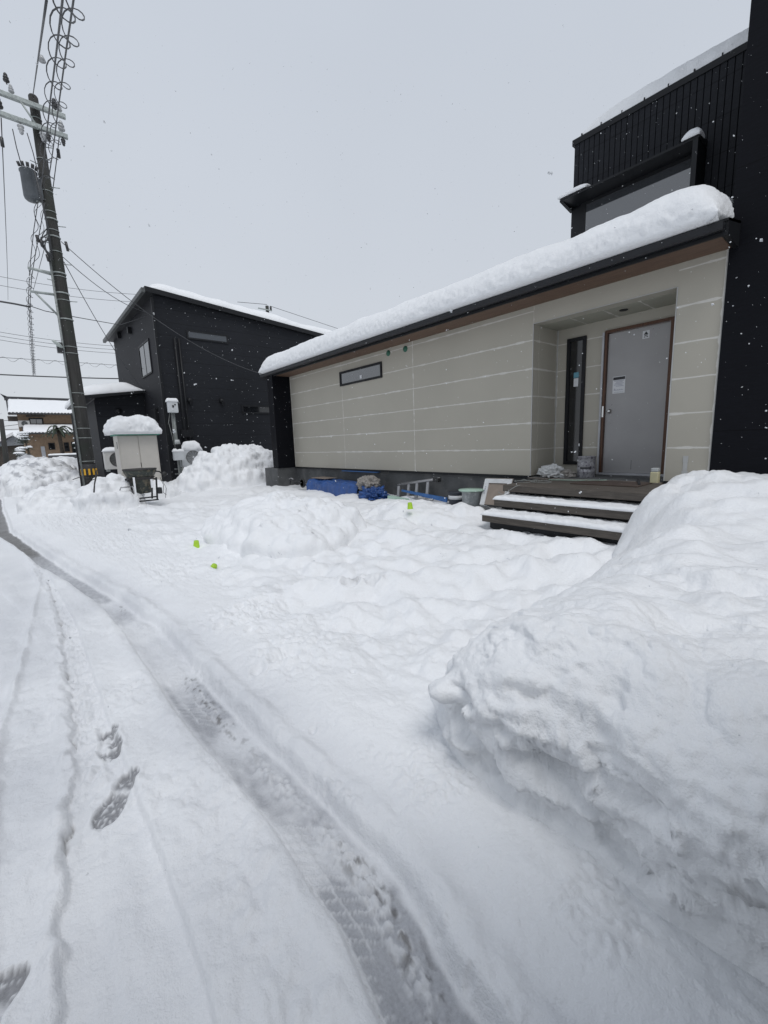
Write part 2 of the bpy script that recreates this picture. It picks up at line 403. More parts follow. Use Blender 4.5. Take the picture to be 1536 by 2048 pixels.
def growing(lo, hi, f0, f1, fine, rate):
    """coordinates from lo to hi, spacing `fine` between f0 and f1 and growing outside"""
    mid = list(np.arange(f0, f1+fine, fine)); a = []; x = mid[-1]; d = fine
    while x < hi: d *= 1+rate; x += d; a.append(x)
    b = []; x = mid[0]; d = fine
    while x > lo: d *= 1+rate; x -= d; b.append(x)
    return np.array(b[::-1]+mid+a)

# ------------------------------------------------------------------ the snow covered ground
RUT = np.array([(-3, .62), (0.3, .60), (0.6, .625), (.95, .70), (1.4, .70), (1.8, .67), (2.5, .615), (4.0, .61), (5.0, .53), (5.7, .42), (7.6, .11), (9.5, -.14), (11.6, -.46), (16, -.75), (23, -.95), (40, -2.5), (70, -6), (120, -14)])
def rut_c(y): return np.interp(y, RUT[:, 0], RUT[:, 1])
def base_h(x, y):
    z = .075*ss(.80, 1.15, x-rut_c(y)+.62) + .17*ss(1.6, 6.5, x)
    z = z + .03*fbm(x*.45, y*.45, 3.3, 3) + .03*ss(20, 60, y)
    return z
FEET = [(.13, 2.01, .60, 1.0, 0), (-.275, 1.37, .55, 1.0, 0), (.165, 2.44, .10, .9, 1)]
MUD = lambda x, y: 0
def ground_h(x, y, detail=True):
    z = base_h(x, y)
    dimp = ss(1.1, 1.8, x)
    # wind and foot worn undulations of the yard
    z = z + dimp*.080*fbm(x*1.15, y*1.15, 1.0, 4) + dimp*.050*billow(x*1.7+5, y*1.4, 2.0, 2)*ss(10, 4.5, y)*ss(1.4, 2.4, x) + dimp*.032*fbm(x*4.2, y*2.6, 3.0, 4) + dimp*.024*billow(x*3.6, y*3.0, 13.0, 4)*ss(-.3, .2, fbm(x*.8, y*.8, 19., 2)) + dimp*.05*np.exp(-((x-3.6)/1.5)**2-((y-5.4)/2.0)**2)
    th = math.radians(22); a = x*math.cos(th)-y*math.sin(th)*1.0
    # driven furrows that run from the steps toward the rut
    fx, fy = x-3.0, y-2.7; al = fx*.86-fy*.50; ac = fx*.50+fy*.86
    z = z + dimp*.055*np.exp(-(ac/.9)**2)*np.sin(ac*9.5+.8*np.sin(al*1.2))*ss(-1.9, -1.2, al)*ss(3.0, 1.6, al)
    # old trodden dimples
    for (cx, cy, rr, dp) in DIMPLES:
        m_ = (np.abs(x-cx) < 3*rr) & (np.abs(y-cy) < 3*rr)
        if m_.any():
            d2 = ((x-cx)**2+(y-cy)**2)/rr**2
            z = z - np.where(m_, dp*np.exp(-d2*1.2) - dp*.45*np.exp(-((np.sqrt(d2)-1.35)/.45)**2), 0)
    return z
_r2 = random.Random(5)
DIMPLES = []
for i in range(26): DIMPLES.append((_r2.uniform(4.2, 6.2), _r2.uniform(5.4, 12.5), _r2.uniform(.13, .22), _r2.uniform(.02, .05)))
for i in range(22): DIMPLES.append((_r2.uniform(3.0, 4.9), _r2.uniform(2.0, 4.6), _r2.uniform(.12, .2), _r2.uniform(.02, .045)))
for px, py, rr, dp in ((700, 1165, .075, .10), (745, 1160, .07, .10), (480, 1200, .055, .04), (520, 1190, .05, .035), (440, 1235, .05, .04), (500, 1245, .045, .03), (470, 1215, .03, .03), (640, 1160, .05, .035), (575, 1290, .07, .035), (548, 1312, .05, .03), (515, 1330, .045, .025), (430, 1222, .04, .03), (590, 1165, .05, .03), (625, 1435, .022, .016), (650, 1530, .014, .014), (940, 1895, .016, .02), (705, 1337, .02, .012)):
    p = onz(px, py, .1 if py > 1300 else .15); DIMPLES.append((p[0], p[1], rr, dp))

gx = growing(-90, 95, -.55, 1.45, .0075, .021)
gy = growing(-6, 130, .35, 2.9, .0092, .0100)
X, Y = np.meshgrid(gx, gy, indexing='ij')
Z = ground_h(X, Y)
wob = .018*fbm(X*2.1, Y*1.3, 9.0, 3)
rc = rut_c(Y); dx = X-rc+wob*.7+.010*fbm(X*10, Y*6, 66., 3)*ss(.02, .12, X-rc)
near = ss(14, 4, Y)
# the tyre rut: a flat bottom with soft banks, a berm of pushed snow on the far side
hwid = .127-.02*ss(3.5, 5.5, Y)+.13*ss(9, 16, Y)
rutm = ss(hwid+.022+.022*(dx > 0), hwid-.012, np.abs(dx))
Z = Z - rutm*(.062+.01*fbm(X*9, Y*3, 4.4, 3))
Z = Z + .022*np.exp(-((dx-hwid-.09)/.05)**2)*(1+.9*fbm(X*6, Y*3, 6.1, 3))*near
Z = Z + .016*np.exp(-((dx+hwid+.06)/.05)**2)*(1+.6*fbm(X*7, Y*4, 7.1, 3))*near
# clods between and beside the tread
cl1, cl2 = worley(X*34, Y*30, 0*X+1.5)
patch = ss(.0, .35, fbm(X*2.3+3, Y*1.7, 8.2, 3))
band = np.exp(-((dx-.035)/.05)**2)*ss(6, 3, Y)
Z = Z + band*(.35+.65*patch)*.020*ss(.75, .15, cl1)
Z = Z + np.exp(-((dx-.16)/.05)**2)*ss(6, 3, Y)*ss(.05, .4, fbm(X*5, Y*3, 2.2, 2))*.014*ss(.7, .2, cl1)
# tread bars left by the tyre
tread = np.maximum(0, np.sin((Y+dx*.9)*2*math.pi/.052+1.3*np.sin(dx*40)))**6*ss(.11, .09, np.abs(dx+.035))
tread2 = np.maximum(0, np.cos(dx*2*math.pi/.055))**8
treadm = (tread+.7*tread2)*rutm*ss(-.15, .1, fbm(X*2.8, Y*2.1, 12.0, 2))*ss(5, 3, Y)
Z = Z + treadm*.007
# old tracks on the road: shallow steps and crusty cracks
def vline(pts):
    p = np.array([onz(a, b, 0)[:2] for a, b in pts]); p = p[np.argsort(p[:, 1])]
    p = np.vstack([[p[0][0]-.0, -6], p, [p[-1][0]-.3, p[-1][1]+6], [-14.5, 130]])
    return lambda y: np.interp(y, p[:, 1], p[:, 0])
l2 = vline(((118, 2048), (125, 1900), (130, 1780), (140, 1650), (148, 1560), (146, 1450), (132, 1350), (122, 1250), (100, 1180)))
l3 = vline(((430, 2048), (400, 1930), (335, 1750), (290, 1640), (262, 1560), (215, 1440), (180, 1330), (150, 1240), (115, 1180)))
l1 = vline(((0, 1500), (40, 1360), (62, 1260), (80, 1170)))
jag = .016*fbm(X*12, Y*8, 5.0, 4)
d2_ = X-l2(Y)+jag*1.6
Z = Z + .030*ss(.010, -.006, d2_)*ss(7, 3.4, Y) + .016*np.exp(-((d2_+.03)/.025)**2)*(1+1.5*fbm(X*10, Y*6, 3., 2))*near
Z = Z - .020*np.exp(-((d2_-.006)/.008)**2)*ss(.0, .35, fbm(X*3, Y*6, 15., 3))*near
d3_ = X-l3(Y)+jag*.4
Z = Z + .030*ss(-.008, .008, d3_)*ss(9, 5, Y)*ss(rc-.02, rc-.16, X)
d1_ = X-l1(Y)+jag*.5
Z = Z + .026*np.exp(-(d1_/.020)**2)*near*(1+.8*fbm(X*4, Y*3, 77., 3))
for q_ in (-.62, -.40, .30, .44):
    e_l = X-(rc+q_*1.0-.28)+jag*.8+.02*fbm(X*1.5, Y*1.0, q_*9, 2)
    Z = Z + .011*ss(-.012, .012, e_l)*ss(.14, .05, e_l)*near*ss(-.25, .2, fbm(X*1.2, Y*.8, q_*5, 2))
between = ss(-.0, .03, d2_)*ss(.0, -.03, d3_)
Z = Z + between*ss(1.9, 2.3, Y)*ss(6, 4, Y)*.022*billow(X*14, Y*9, 2.0, 3)
Z = Z + ss(rc, rc-.3, X)*near*.006*fbm(X*6, Y*4, 2.1, 4)
# granular crust on the strip between the rut and the bank
gr = ss(.9, 1.15, X)*ss(1.6, 1.25, X)*ss(2.2, 1.4, Y)
Z = Z + gr*.012*ss(0, .5, fbm(X*3, Y*3, 1.0, 2)+.1)*billow(X*24, Y*24, 4.0, 2)
Z = Z + .0030*fbm(X*22, Y*22, 1.7, 3)*ss(8, 3, Y)*(.5+1.2*ss(-.1, .4, fbm(X*2, Y*2, 88., 2))) + .009*fbm(X*5.5, Y*4.2, 21.7, 4)*ss(9, 3, Y)
Z = Z + ss(-.05, .45, fbm(X*1.1+4, Y*.9, 51., 2))*.014*billow(X*11, Y*9, 4.4, 3)*ss(6, 2.5, Y)*ss(.02, -.10, X-rc+.15)
# crumbly trodden patches in the yard
for (px, py, ax_, ay_, am) in ((500, 1215, .35, .30, .030), (725, 1165, .22, .25, .040), (330, 1130, .40, .7, .024), (560, 1300, .25, .25, .022), (250, 1080, .7, 1.2, .022), (640, 1250, .5, .5, .014), (150, 1030, .9, 2.5, .03)):
    q_ = onz(px, py, .12)
    mk = np.exp(-((X-q_[0])/ax_)**2-((Y-q_[1])/ay_)**2)
    Z = Z + mk*am*billow(X*9+px, Y*8, 3.0, 4)
# boot prints
W = np.zeros(X.shape+(4,)); W[..., 3] = 1
foot = np.zeros(X.shape)
for (cx, cy, ang, s_, part) in FEET:
    ca, sa = math.sin(ang), math.cos(ang)
    u = (X-cx)*ca+(Y-cy)*sa; v = (X-cx)*sa-(Y-cy)*ca
    u, v = u/s_**.5, v/s_**.2
    wd = .043+.009*np.exp(-((u+.055)/.06)**2)-.009*np.exp(-((u-.03)/.035)**2)
    uu = np.where(u > 0, (u-.115)/.034, (-u-.095)/.052)
    wd = wd*np.sqrt(np.clip(1-np.clip(uu, 0, 1)**2, .0001, 1))
    inside = ss(.148, .145, np.abs(u))*ss(wd+.003, wd-.003, np.abs(v))
    arch = 1-.9*np.exp(-((u-.045)/.018)**2)
    f1, f2 = worley(X*46, Y*46, 0*X+.5)
    lug = ss(.10, .02, f2-f1)
    if part: inside = inside*ss(-.10, .15, fbm(X*12, Y*12, 5.5, 2)+.22)
    Z = Z - inside*.018 + inside*lug*.006 + .006*np.exp(-((np.abs(v)-wd-.014)/.010)**2)*ss(.16, .13, np.abs(u))
    W[..., 0] = np.maximum(W[..., 0], inside*arch*(1-.75*lug)*.95)
    W[..., 1] = np.maximum(W[..., 1], inside*arch*(1-lug)*.36)
# where the rut is worn to ice and slush
icy = ss(-.22, .30, fbm(X*1.7+9, Y*1.1, 2.5, 3)+.55*ss(1.35, .8, Y)+.15*ss(2, 3, Y)*ss(3.2, 2.7, Y)-.15*ss(1.2, 1.6, Y)*ss(2.4, 1.9, Y)+.5*ss(4, 6, Y))
core = ss(hwid-.0, hwid-.045, np.abs(dx+.02*ss(3, 5, Y)))*(1-.0*Y)
clod = band*(.35+.65*patch)*ss(.75, .35, cl1)
iw = core*icy*(1-.85*np.clip(clod*1.6, 0, 1))*(1-.75*np.clip(treadm*2, 0, 1))*(.75+.5*perlin(X*22, Y*14, 3.))
pat = .68+.55*np.exp(-((Y-2.42)/.28)**2)+1.1*ss(1.35, .9, Y)+.20*ss(4.2, 5.5, Y)
W[..., 0] = np.maximum(W[..., 0], np.clip(iw*1.2*pat+.10*core, 0, 1)*.85)
blk = ss(.15, .5, fbm(X*26, Y*20, 8., 3))*np.exp(-((dx-.05)/.045)**2)*core*ss(.1, .5, fbm(X*2.1, Y*1.6, 31., 2)+.45*ss(1.3, .7, Y)+.25*ss(2., 2.4, Y)*ss(3, 2.6, Y))
W[..., 1] = np.maximum(W[..., 1], .75*blk*near)
W[..., 1] = np.maximum(W[..., 1], core*ss(7.0, 9.8, Y)*(.95+.5*ss(-.2, .3, fbm(X*3, Y*1.2, 1., 3)))*ss(60, 40, Y))
W[..., 1] = np.maximum(W[..., 1], .55*np.exp(-((d2_-.006)/.006)**2)*ss(.15, .4, fbm(X*3, Y*6, 15., 3))*near)
W[..., 1] = np.maximum(W[..., 1], .30*ss(.2, .6, fbm(X*3.5, Y*1.4, 41., 4))*ss(1.5, 1.9, X)*ss(3.2, 2.6, X)*ss(2.6, 3.1, Y)*ss(4.6, 3.9, Y))
W[..., 2] = np.clip(ss(rc+.62, rc+.15, X)*(.62+.5*fbm(X*1.6, Y*1.1, 61., 4))*ss(16, 4, Y), 0, 1)  # packed road snow, darkened further to paint in shade near the camera
P = np.stack([X, Y, Z], -1)
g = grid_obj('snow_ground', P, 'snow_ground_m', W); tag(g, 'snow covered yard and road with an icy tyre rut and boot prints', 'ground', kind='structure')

def Hg(x, y):
    return float(ground_h(np.array([float(x)]), np.array([float(y)]))[0])

# ------------------------------------------------------------------ snow banks and heaps
def heap(name, label, cx, cy, rx, ry, h, rot=0, res=.05, lump=.1, lscale=2.5, fine=.02, power=2.2, dome=1.0, wall=None, group=None, seed=0, dirt=0, flat=False, top=None, group_=None):
    n1 = int(2.3*rx/res); n2 = int(2.3*ry/res)
    U, V = np.meshgrid(np.linspace(-1.12, 1.12, n1), np.linspace(-1.12, 1.12, n2), indexing='ij')
    c, s = math.cos(rot), math.sin(rot)
    x = cx+U*rx*c-V*ry*s; y = cy+U*rx*s+V*ry*c
    wobr = 1+.16*fbm(x*.9+seed, y*.9, seed+.5, 3)
    r = (np.abs(U)**power+np.abs(V)**power)**(1/power)*wobr
    prof = np.clip(1-r**2, -.35, 1); prof = np.where(prof > 0, np.abs(prof)**dome, prof)
    z = h*prof
    if top is not None: z = z*(1+top(x, y))
    amp = ss(-.05, .25, prof)
    gz = ground_h(x, y)
    z = np.where(prof > 0, gz+z-.01, gz+z*.6-.01)
    Pm = np.stack([x, y, z], -1)
    nn = grid_normals(Pm); zz = Pm[..., 2]; LK = .62
    f1, f2 = worley(x*lscale+seed, y*lscale, zz*lscale*1.5)
    Pm = Pm+nn*(amp*lump*LK*((.62-f1)*1.3+.4*fbm(x*lscale*1.1, y*lscale*1.1, zz*lscale*1.4+seed, 3)))[..., None]
    nn = grid_normals(Pm); x2, y2, z2 = Pm[..., 0], Pm[..., 1], Pm[..., 2]
    g1, g2 = worley(x2*lscale*2.6+seed, y2*lscale*2.6, z2*lscale*3.2)
    d = fine*fbm(x2*6, y2*6, z2*6+seed, 4)*amp + fine*.9*billow(x2*3.3, y2*3.3, z2*3.3+seed, 3)*amp + lump*.13*(.6-g1)*amp
    Pm = Pm+nn*d[..., None]
    Wm = np.zeros(x.shape+(4,)); Wm[..., 3] = 1
    if dirt:
        Wm[..., 0] = dirt*ss(.1, .5, fbm(x*3.1, y*3.1, z*4+seed, 4))*amp
        Wm[..., 1] = dirt*.22*ss(.3, .7, fbm(x*8, y*8, z*9+seed, 4))*amp
    o = grid_obj(name, Pm, 'snow_bank_m', Wm)
    return tag(o, label, 'snow pile', group)
PG = 'snow piles around the yard'
heap('snow_pile', 'smooth rounded snow mound alone in the middle of the yard, beside two lime cups', 3.08, 6.25, 1.05, 1.5, .54, rot=.08, res=.022, lump=.17, lscale=1.9, fine=.014, power=2.5, dome=.60, group=PG, seed=3)
heap('snow_pile', 'low snow mound with a lime cup on top in front of the stepladder', 5.3, 5.2, .8, 1.15, .20, rot=.2, res=.03, lump=.03, lscale=2, fine=.01, dome=.9, group=PG, seed=8)
heap('snow_pile', 'tall clumpy snow pile between the two black houses', 6.05, 15.1, 2.25, 1.25, 1.38, rot=0.06, res=.035, lump=.24, lscale=2.0, fine=.04, power=2.0, dome=.85, group=PG, seed=12)
heap('snow_pile', 'clumpy ploughed snow pile left of the concrete mixer', .78, 14.8, .95, 1.45, .62, rot=-.2, res=.035, lump=.16, lscale=2.6, fine=.04, power=2.6, dome=.6, group=PG, seed=21, dirt=.18)
heap('snow_pile', 'snow lumps heaped round the foot of the utility pole', 1.68, 12.98, .75, .85, .80, rot=.1, res=.035, lump=.26, lscale=2.4, fine=.035, power=2.4, dome=.7, group=PG, seed=27, dirt=.2)
heap('snow_pile', 'dirty boulder-like snow bank at the left edge beside the road', .45, 23.0, 1.6, 3.0, 1.30, rot=0, res=.05, lump=.35, lscale=1.3, fine=.05, power=2.4, dome=.6, group=PG, seed=33, dirt=.75)
heap('snow_pile', 'long lumpy snow bank before the stone wall of the tan house', 2.3, 27.0, 3.0, 2.5, 1.25, rot=.1, res=.09, lump=.35, lscale=1.2, fine=.05, dome=.6, group=PG, seed=39, dirt=.3)
heap('snow_pile', 'small snow heap behind the concrete mixer at the cabinet foot', 2.75, 14.2, .95, .6, .5, rot=0, res=.03, lump=.12, lscale=3, fine=.02, dome=.6, group=PG, seed=44)
heap('snow_pile', 'low snow drift beside the meter post foot', 4.3, 15.8, 1.0, .8, .33, rot=0, res=.04, lump=.08, lscale=2, fine=.02, dome=.8, group=PG, seed=49)

# the cut bank in the right foreground, reaching back to the steps
bx = growing(1.05, 7.2, 1.14, 1.95, .0055, .014); by = growing(-5, 3.1, -.2, 1.75, .0072, .016)
BX, BY = np.meshgrid(bx, by, indexing='ij')
xb = 1.28+.04*fbm(BY*2.2, 0*BY, 3.3, 3)+.30*ss(.85, 1.6, BY)**1.6
yb = 1.58+.05*fbm(BX*1.7, 0*BX+4, 1.2, 3)+.16*ss(1.6, 5.5, BX)+.30*ss(4.2, 6.3, BX)
wa = .20+.0*BX; wb = .42+.70*ss(1.5, 3.0, BX)-.62*ss(3.9, 5.2, BX)
def S_(t):
    t = np.clip(t, 0, 1); return np.sin(t*math.pi/2)**.9
A = S_((BX-xb)/wa); B = S_((yb-BY)/wb)
def hump(cx, cy, rx, ry, h, p=1.0): return h*np.exp(-(((BX-cx)/rx)**2+((BY-cy)/ry)**2)*p)
T = .36+.22*ss(1.25, 1.75, BX)+.16*ss(3.0, 5.2, BX)
T = T + hump(2.15, .95, .55, .42, .10)+hump(1.9, .1, .5, .45, .10)+hump(3.5, 1.0, .6, .5, .09)+hump(5.4, 1.0, .9, .7, .13)+hump(3.3, -.2, .7, .6, .12)+hump(1.45, 1.15, .25, .3, .02)
T = T*(1-.42*np.exp(-((BX-1.35)/.45)**2-((BY-1.5)/.45)**2))
T = T - hump(2.75, .6, .28, .9, .05)-hump(4.2, .8, .3, .9, .05) - hump(1.36, .56, .12, .13, .11) + hump(1.62, .20, .28, .30, .06) + hump(1.60, .92, .3, .26, .04)
T = T + .030*fbm(BX*1.1, BY*1.1, 8.8, 2) - .07*ss(4.2, 5.5, BX)
K = A*B
G0 = ground_h(BX, BY)
BZ = G0 + np.where(K > 0, T*K, 0) - .03*(1-ss(0, .06, K))
wallm = ss(0, .12, A)*ss(1.0, .55, A)*ss(0., .5, B)      # the cut face
rel = np.clip((BZ-G0)/.5, 0, 1.3)
over = (.17*ss(.15, .80, rel)+.0)*ss(0, .3, A)*(1-ss(1.0, 2.2, BX)*.0)
over = over*np.exp(-np.clip(BX-1.35, 0, 9)/.45)*(1-.7*ss(1.15, 1.5, BY))
fr = fbm(BY*2.6, BZ*2.2, 5.0, 3)
px_ = BX - over*(1+.35*fr)*ss(-.3, .4, BY+.6)
Pm = np.stack([px_, BY, BZ], -1)
nn = grid_normals(Pm)
face = np.clip(1-np.abs(nn[..., 2])*1.05, 0, 1)*ss(.02, .2, K)*(.12+.88*ss(2.6, 1.7, BX))
cave = ss(.16, .40, fbm(px_*2.2, BY*3.4, BZ*7+3, 3)); ledge = ss(-.1, .25, np.sin(BZ*34+2.2*fbm(BY*2.4, px_*1.5, 7.7, 3)))
edge = np.exp(-((px_-1.20)/.22)**2)*ss(.2, .5, K)
c1, c2 = worley(px_*7, BY*5.5, BZ*7)
d = face*(.075*(.6-c1) + .040*fbm(px_*5, BY*4, BZ*9, 4)) + edge*.009*billow(px_*7, BY*7, BZ*7, 4) + face*.012*billow(px_*18, BY*18, BZ*18, 3)
d = d + face*.050*fbm(px_*1.6, BY*1.8, BZ*7, 3) + face*.035*(billow(px_*2, BY*2.6+BZ*1.2, BZ*6.5, 2))
d = d + ss(.2, .6, K)*(.0035*fbm(px_*5, BY*5, BZ*5, 3)+.0008*fbm(px_*30, BY*30, BZ*30, 2))
# melt pitted crust near the far corner
d = d - ss(.2, .5, K)*np.exp(-((px_-1.45)/.2)**2-((BY-1.2)/.22)**2)*.004*billow(px_*26, BY*26, BZ*26, 2)
d = d - face*cave*.060*ss(.08, .35, BY)*ss(1.5, 1.2, BY) + face*ledge*.016
Pm = Pm+nn*d[..., None]
Wb = np.zeros(BX.shape+(4,)); Wb[..., 3] = 1
Wb[..., 1] = np.clip(ss(.25, .6, np.exp(-(((BY-.115)/.05)**2+((BZ-.30)/.05)**2))+.35*fbm(px_*25, BY*30, BZ*30, 3))*.75*(np.abs(BY-.115) < .15)*(np.abs(BZ-.3) < .15)*face, 0, .7)
o = grid_obj('snow_bank', Pm, 'snow_bank_m', Wb)
tag(o, 'big cut snow bank with a ragged overhanging face in the right foreground', 'snow bank')

# generic loaf of snow lying on something
def loaf(name, label, x0, x1, y0, y1, zb, t, rx, ry, res=.04, slope=0, noise=.02, ns=3.0, tuck=35, cat='snow cap', group=None, seed=0, pitted=0, profile=None, parent=None):
    def axis(a, b, r):
        L = b-a; r = min(r, L/2*.98)
        na = max(7, int(r*1.6/res)); nm = max(2, int((L-2*r)/res))
        th = np.linspace(-R(tuck), math.pi/2, na)
        p = np.concatenate([a+r*(1-np.cos(th)), np.linspace(a+r, b-r, nm+2)[1:-1], (b-r*(1-np.cos(th)))[::-1]])
        f = np.concatenate([np.sin(th), np.ones(nm), np.sin(th)[::-1]])
        return p, f
    px, fx = axis(x0, x1, rx); py, fy = axis(y0, y1, ry)
    Xc, Yc = np.meshgrid(px, py, indexing='ij'); FX, FY = np.meshgrid(fx, fy, indexing='ij')
    Fm = np.where((FX < 0) | (FY < 0), np.minimum(FX, FY)*.35, FX*FY)
    Zc = zb+slope*(Xc-x0)+t*Fm
    if profile is not None: Zc = Zc + profile(Xc, Yc)*np.clip(Fm, 0, 1)
    Pm = np.stack([Xc, Yc, Zc], -1); nn = grid_normals(Pm)
    m_ = ss(-.3, .2, Fm)
    d = noise*fbm(Xc*ns+seed, Yc*ns, Zc*ns, 4)+noise*.5*billow(Xc*ns*1.7+seed, Yc*ns*1.7, Zc*ns*1.7, 3)
    if pitted:
        side = np.clip(1-np.abs(nn[..., 2]), 0, 1)
        d = d + pitted*.9*side*billow(Xc*9, Yc*7, Zc*9, 4) - pitted*side*ss(.1, .5, fbm(Xc*19, Yc*14, Zc*24, 3)) + pitted*.5*side*fbm(Xc*26, Yc*26, Zc*26, 2)
    Pm = Pm+nn*(d*m_)[..., None]
    o = grid_obj(name, Pm, 'snow_m', parent=parent)
    return tag(o, label, None if parent is not None else cat, None if parent is not None else group)

# ------------------------------------------------------------------ MAIN HOUSE
mh = empty('house', (6.8, 6.9, 0), 'long single storey house front in unpainted grey-green siding with a black upper storey', 'house')
W0 = 6.8
MB().box(6.84, 8.3, 1.42, 13.6, -.3, .82).build('foundation', 'concrete', mh)
MB().box(6.17, 6.86, 12.40, 13.3, -.3, .82).build('foundation', 'concrete', mh)
MB().box(6.80, 7.2, 3.98, 12.37, .84, 3.70).build('wall', 'siding_front', mh)
MB().box(6.80, 7.5, 1.42, 1.93, .84, 3.70).build('wall', 'siding_pillar', mh)
MB().box(6.802, 7.0, 1.93, 3.98, 3.37, 3.70).build('wall', 'siding_lintel', mh)
MB().box(7.0, 7.62, 3.975, 4.3, .84, 3.6).build('wall', 'siding_side', mh)
MB().box(7.0, 7.62, 1.6, 1.935, .84, 3.6).build('wall', 'siding_side', mh)
b_ = MB(); b_.box(7.60, 7.8, 3.13, 4.0, .84, 3.6); b_.box(7.60, 7.8, 1.9, 3.13, 3.16, 3.6)
b_.build('wall', 'siding_back', mh)
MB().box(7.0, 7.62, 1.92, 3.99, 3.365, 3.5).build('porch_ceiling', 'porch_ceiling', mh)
MB().lathe([(.045, 0), (.06, -.004), (.06, .01)], (7.25, 2.75, 3.36), 20).build('downlight', 'black_metal', mh)
# base flashing
MB().box(6.785, 6.84, 3.98, 12.37, .795, .84).build('base_flashing', 'black_metal', mh)
MB().box(6.785, 6.84, 1.42, 1.93, .795, .84).build('base_flashing', 'black_metal', mh)
# white corner beads
b_ = MB()
b_.box(6.794, 6.80, 3.972, 3.985, .84, 3.37); b_.box(6.794, 6.80, 1.925, 1.938, .84, 3.37); b_.box(6.792, 6.80, 1.42, 1.432, .84, 3.7); b_.box(6.794, 6.80, 1.94, 3.97, 3.367, 3.376)
b_.box(7.594, 7.6, 3.955, 3.968, .84, 3.36)
b_.build('corner_bead', 'tape_white', mh)
# left sleeve wall and right black wall
MB().box(6.20, 6.80, 12.372, 12.72, .83, 3.68).build('sleeve_wall', 'black_wall_panel', mh)
MB().box(6.80, 10, 12.372, 13.3, .83, 3.78).build('wall', 'black_wall_panel', mh)
MB().box(6.77, 9.5, -7, 1.42, -.3, 11.5).build('tower_wall', 'black_wall_panel', mh, label='tall plain black wall at the right edge')
# eave: soffit, fascia, gutter, roof
MB().box(6.27, 6.80, 1.40, 12.95, 3.655, 3.70).build('soffit', 'soffit_wood', mh)
MB().box(6.235, 6.27, 1.37, 12.98, 3.635, 3.77).build('fascia', 'black_metal', mh, .004)
b_ = MB(); pr = [(6.232, 3.765), (6.232, 3.69), (6.21, 3.672), (6.155, 3.672), (6.14, 3.69), (6.14, 3.762), (6.148, 3.762), (6.148, 3.695), (6.16, 3.682), (6.205, 3.682), (6.222, 3.70), (6.222, 3.765)]
b_.prism([(x, 1.36, z) for x, z in pr], (0, 11.69, 0))
b_.build('gutter', 'black_gutter', mh)
b_ = MB(); b_.prism([(6.22, 1.33, 3.772), (6.22, 1.33, 3.80), (8.6, 1.33, 4.32), (8.6, 1.33, 4.28)], (0, 11.75, 0)); b_.build('roof', 'black_metal', mh)
b_ = MB(); b_.prism([(6.236, 1.33, 3.63), (6.236, 1.33, 3.80), (7.2, 1.33, 4.03), (7.2, 1.33, 3.63)], (0, .05, 0)); b_.build('barge_board', 'black_metal', mh)
b_ = MB(); b_.prism([(6.236, 12.95, 3.63), (6.236, 12.95, 3.80), (7.2, 12.95, 4.03), (7.2, 12.95, 3.63)], (0, .05, 0))
b_.build('barge_board', 'black_metal', mh)
# high window
def window(y0, y1, z0, z1, x, parent, fr=.04, glass='glass_sky', proud=.03, plane='x', mull=None, framem='black_metal'):
    b = MB()
    if plane == 'x':
        def bx_(a, c, d, e_, o1, o2): b.box(x-o1, x+o2, a, c, d, e_)
    else:
        def bx_(a, c, d, e_, o1, o2): b.box(a, c, x-o1, x+o2, d, e_)
    bx_(y0, y1, z0, z0+fr, proud, .05); bx_(y0, y1, z1-fr, z1, proud, .05)
    bx_(y0, y0+fr, z0+fr, z1-fr, proud, .05); bx_(y1-fr, y1, z0+fr, z1-fr, proud, .05)
    if mull: bx_(mull-.02, mull+.02, z0+fr, z1-fr, proud*.6, .05)
    f_ = b.build('window', framem, parent)
    p = MB()
    if plane == 'x': p.box(x-proud*.3, x+.02, y0+fr-.005, y1-fr+.005, z0+fr-.005, z1-fr+.005)
    else: p.box(y0+fr-.005, y1-fr+.005, x-proud*.3, x+.02, z0+fr-.005, z1-fr+.005)
    pn = p.build('pane', glass, None); pn.parent = f_; pn.matrix_parent_inverse = f_.matrix_basis.inverted() if False else Matrix.Identity(4)
    return f_
w_ = window(7.88, 9.61, 3.035, 3.40, W0, mh, .05)
s_ = MB().box(6.785, 6.789, 8.66, 8.74, 3.12, 3.2); s_.build('sticker', 'white_paper', mh)
for (y, z) in ((7.64, 3.545), (7.07, 3.535)):
    MB().lathe([(.0, 0), (.062, .0), (.066, .012), (.066, .03)], (6.785, y, z), 24, axis='X').build('vent_cover', 'green_tape', mh)
# putty pads on the pillar
b_ = MB(); b_.box(6.793, 6.80, 1.665, 1.725, 1.10, 1.185); b_.box(6.795, 6.80, 1.67, 1.72, .975, 1.10); b_.box(6.793, 6.80, 1.66, 1.73, .93, .985); b_.build('putty_pad', 'tape_white', mh)
# sidelight
sw = window(3.445, 3.775, 1.0, 3.18, 7.6, mh, .055, 'glass_dark', .035)
MB().box(7.585, 7.588, 3.56, 3.64, 2.36, 2.50).build('sticker', 'white_paper', mh)
MB().box(7.585, 7.588, 3.555, 3.645, 2.51, 2.60).build('sticker', 'print_teal', mh)
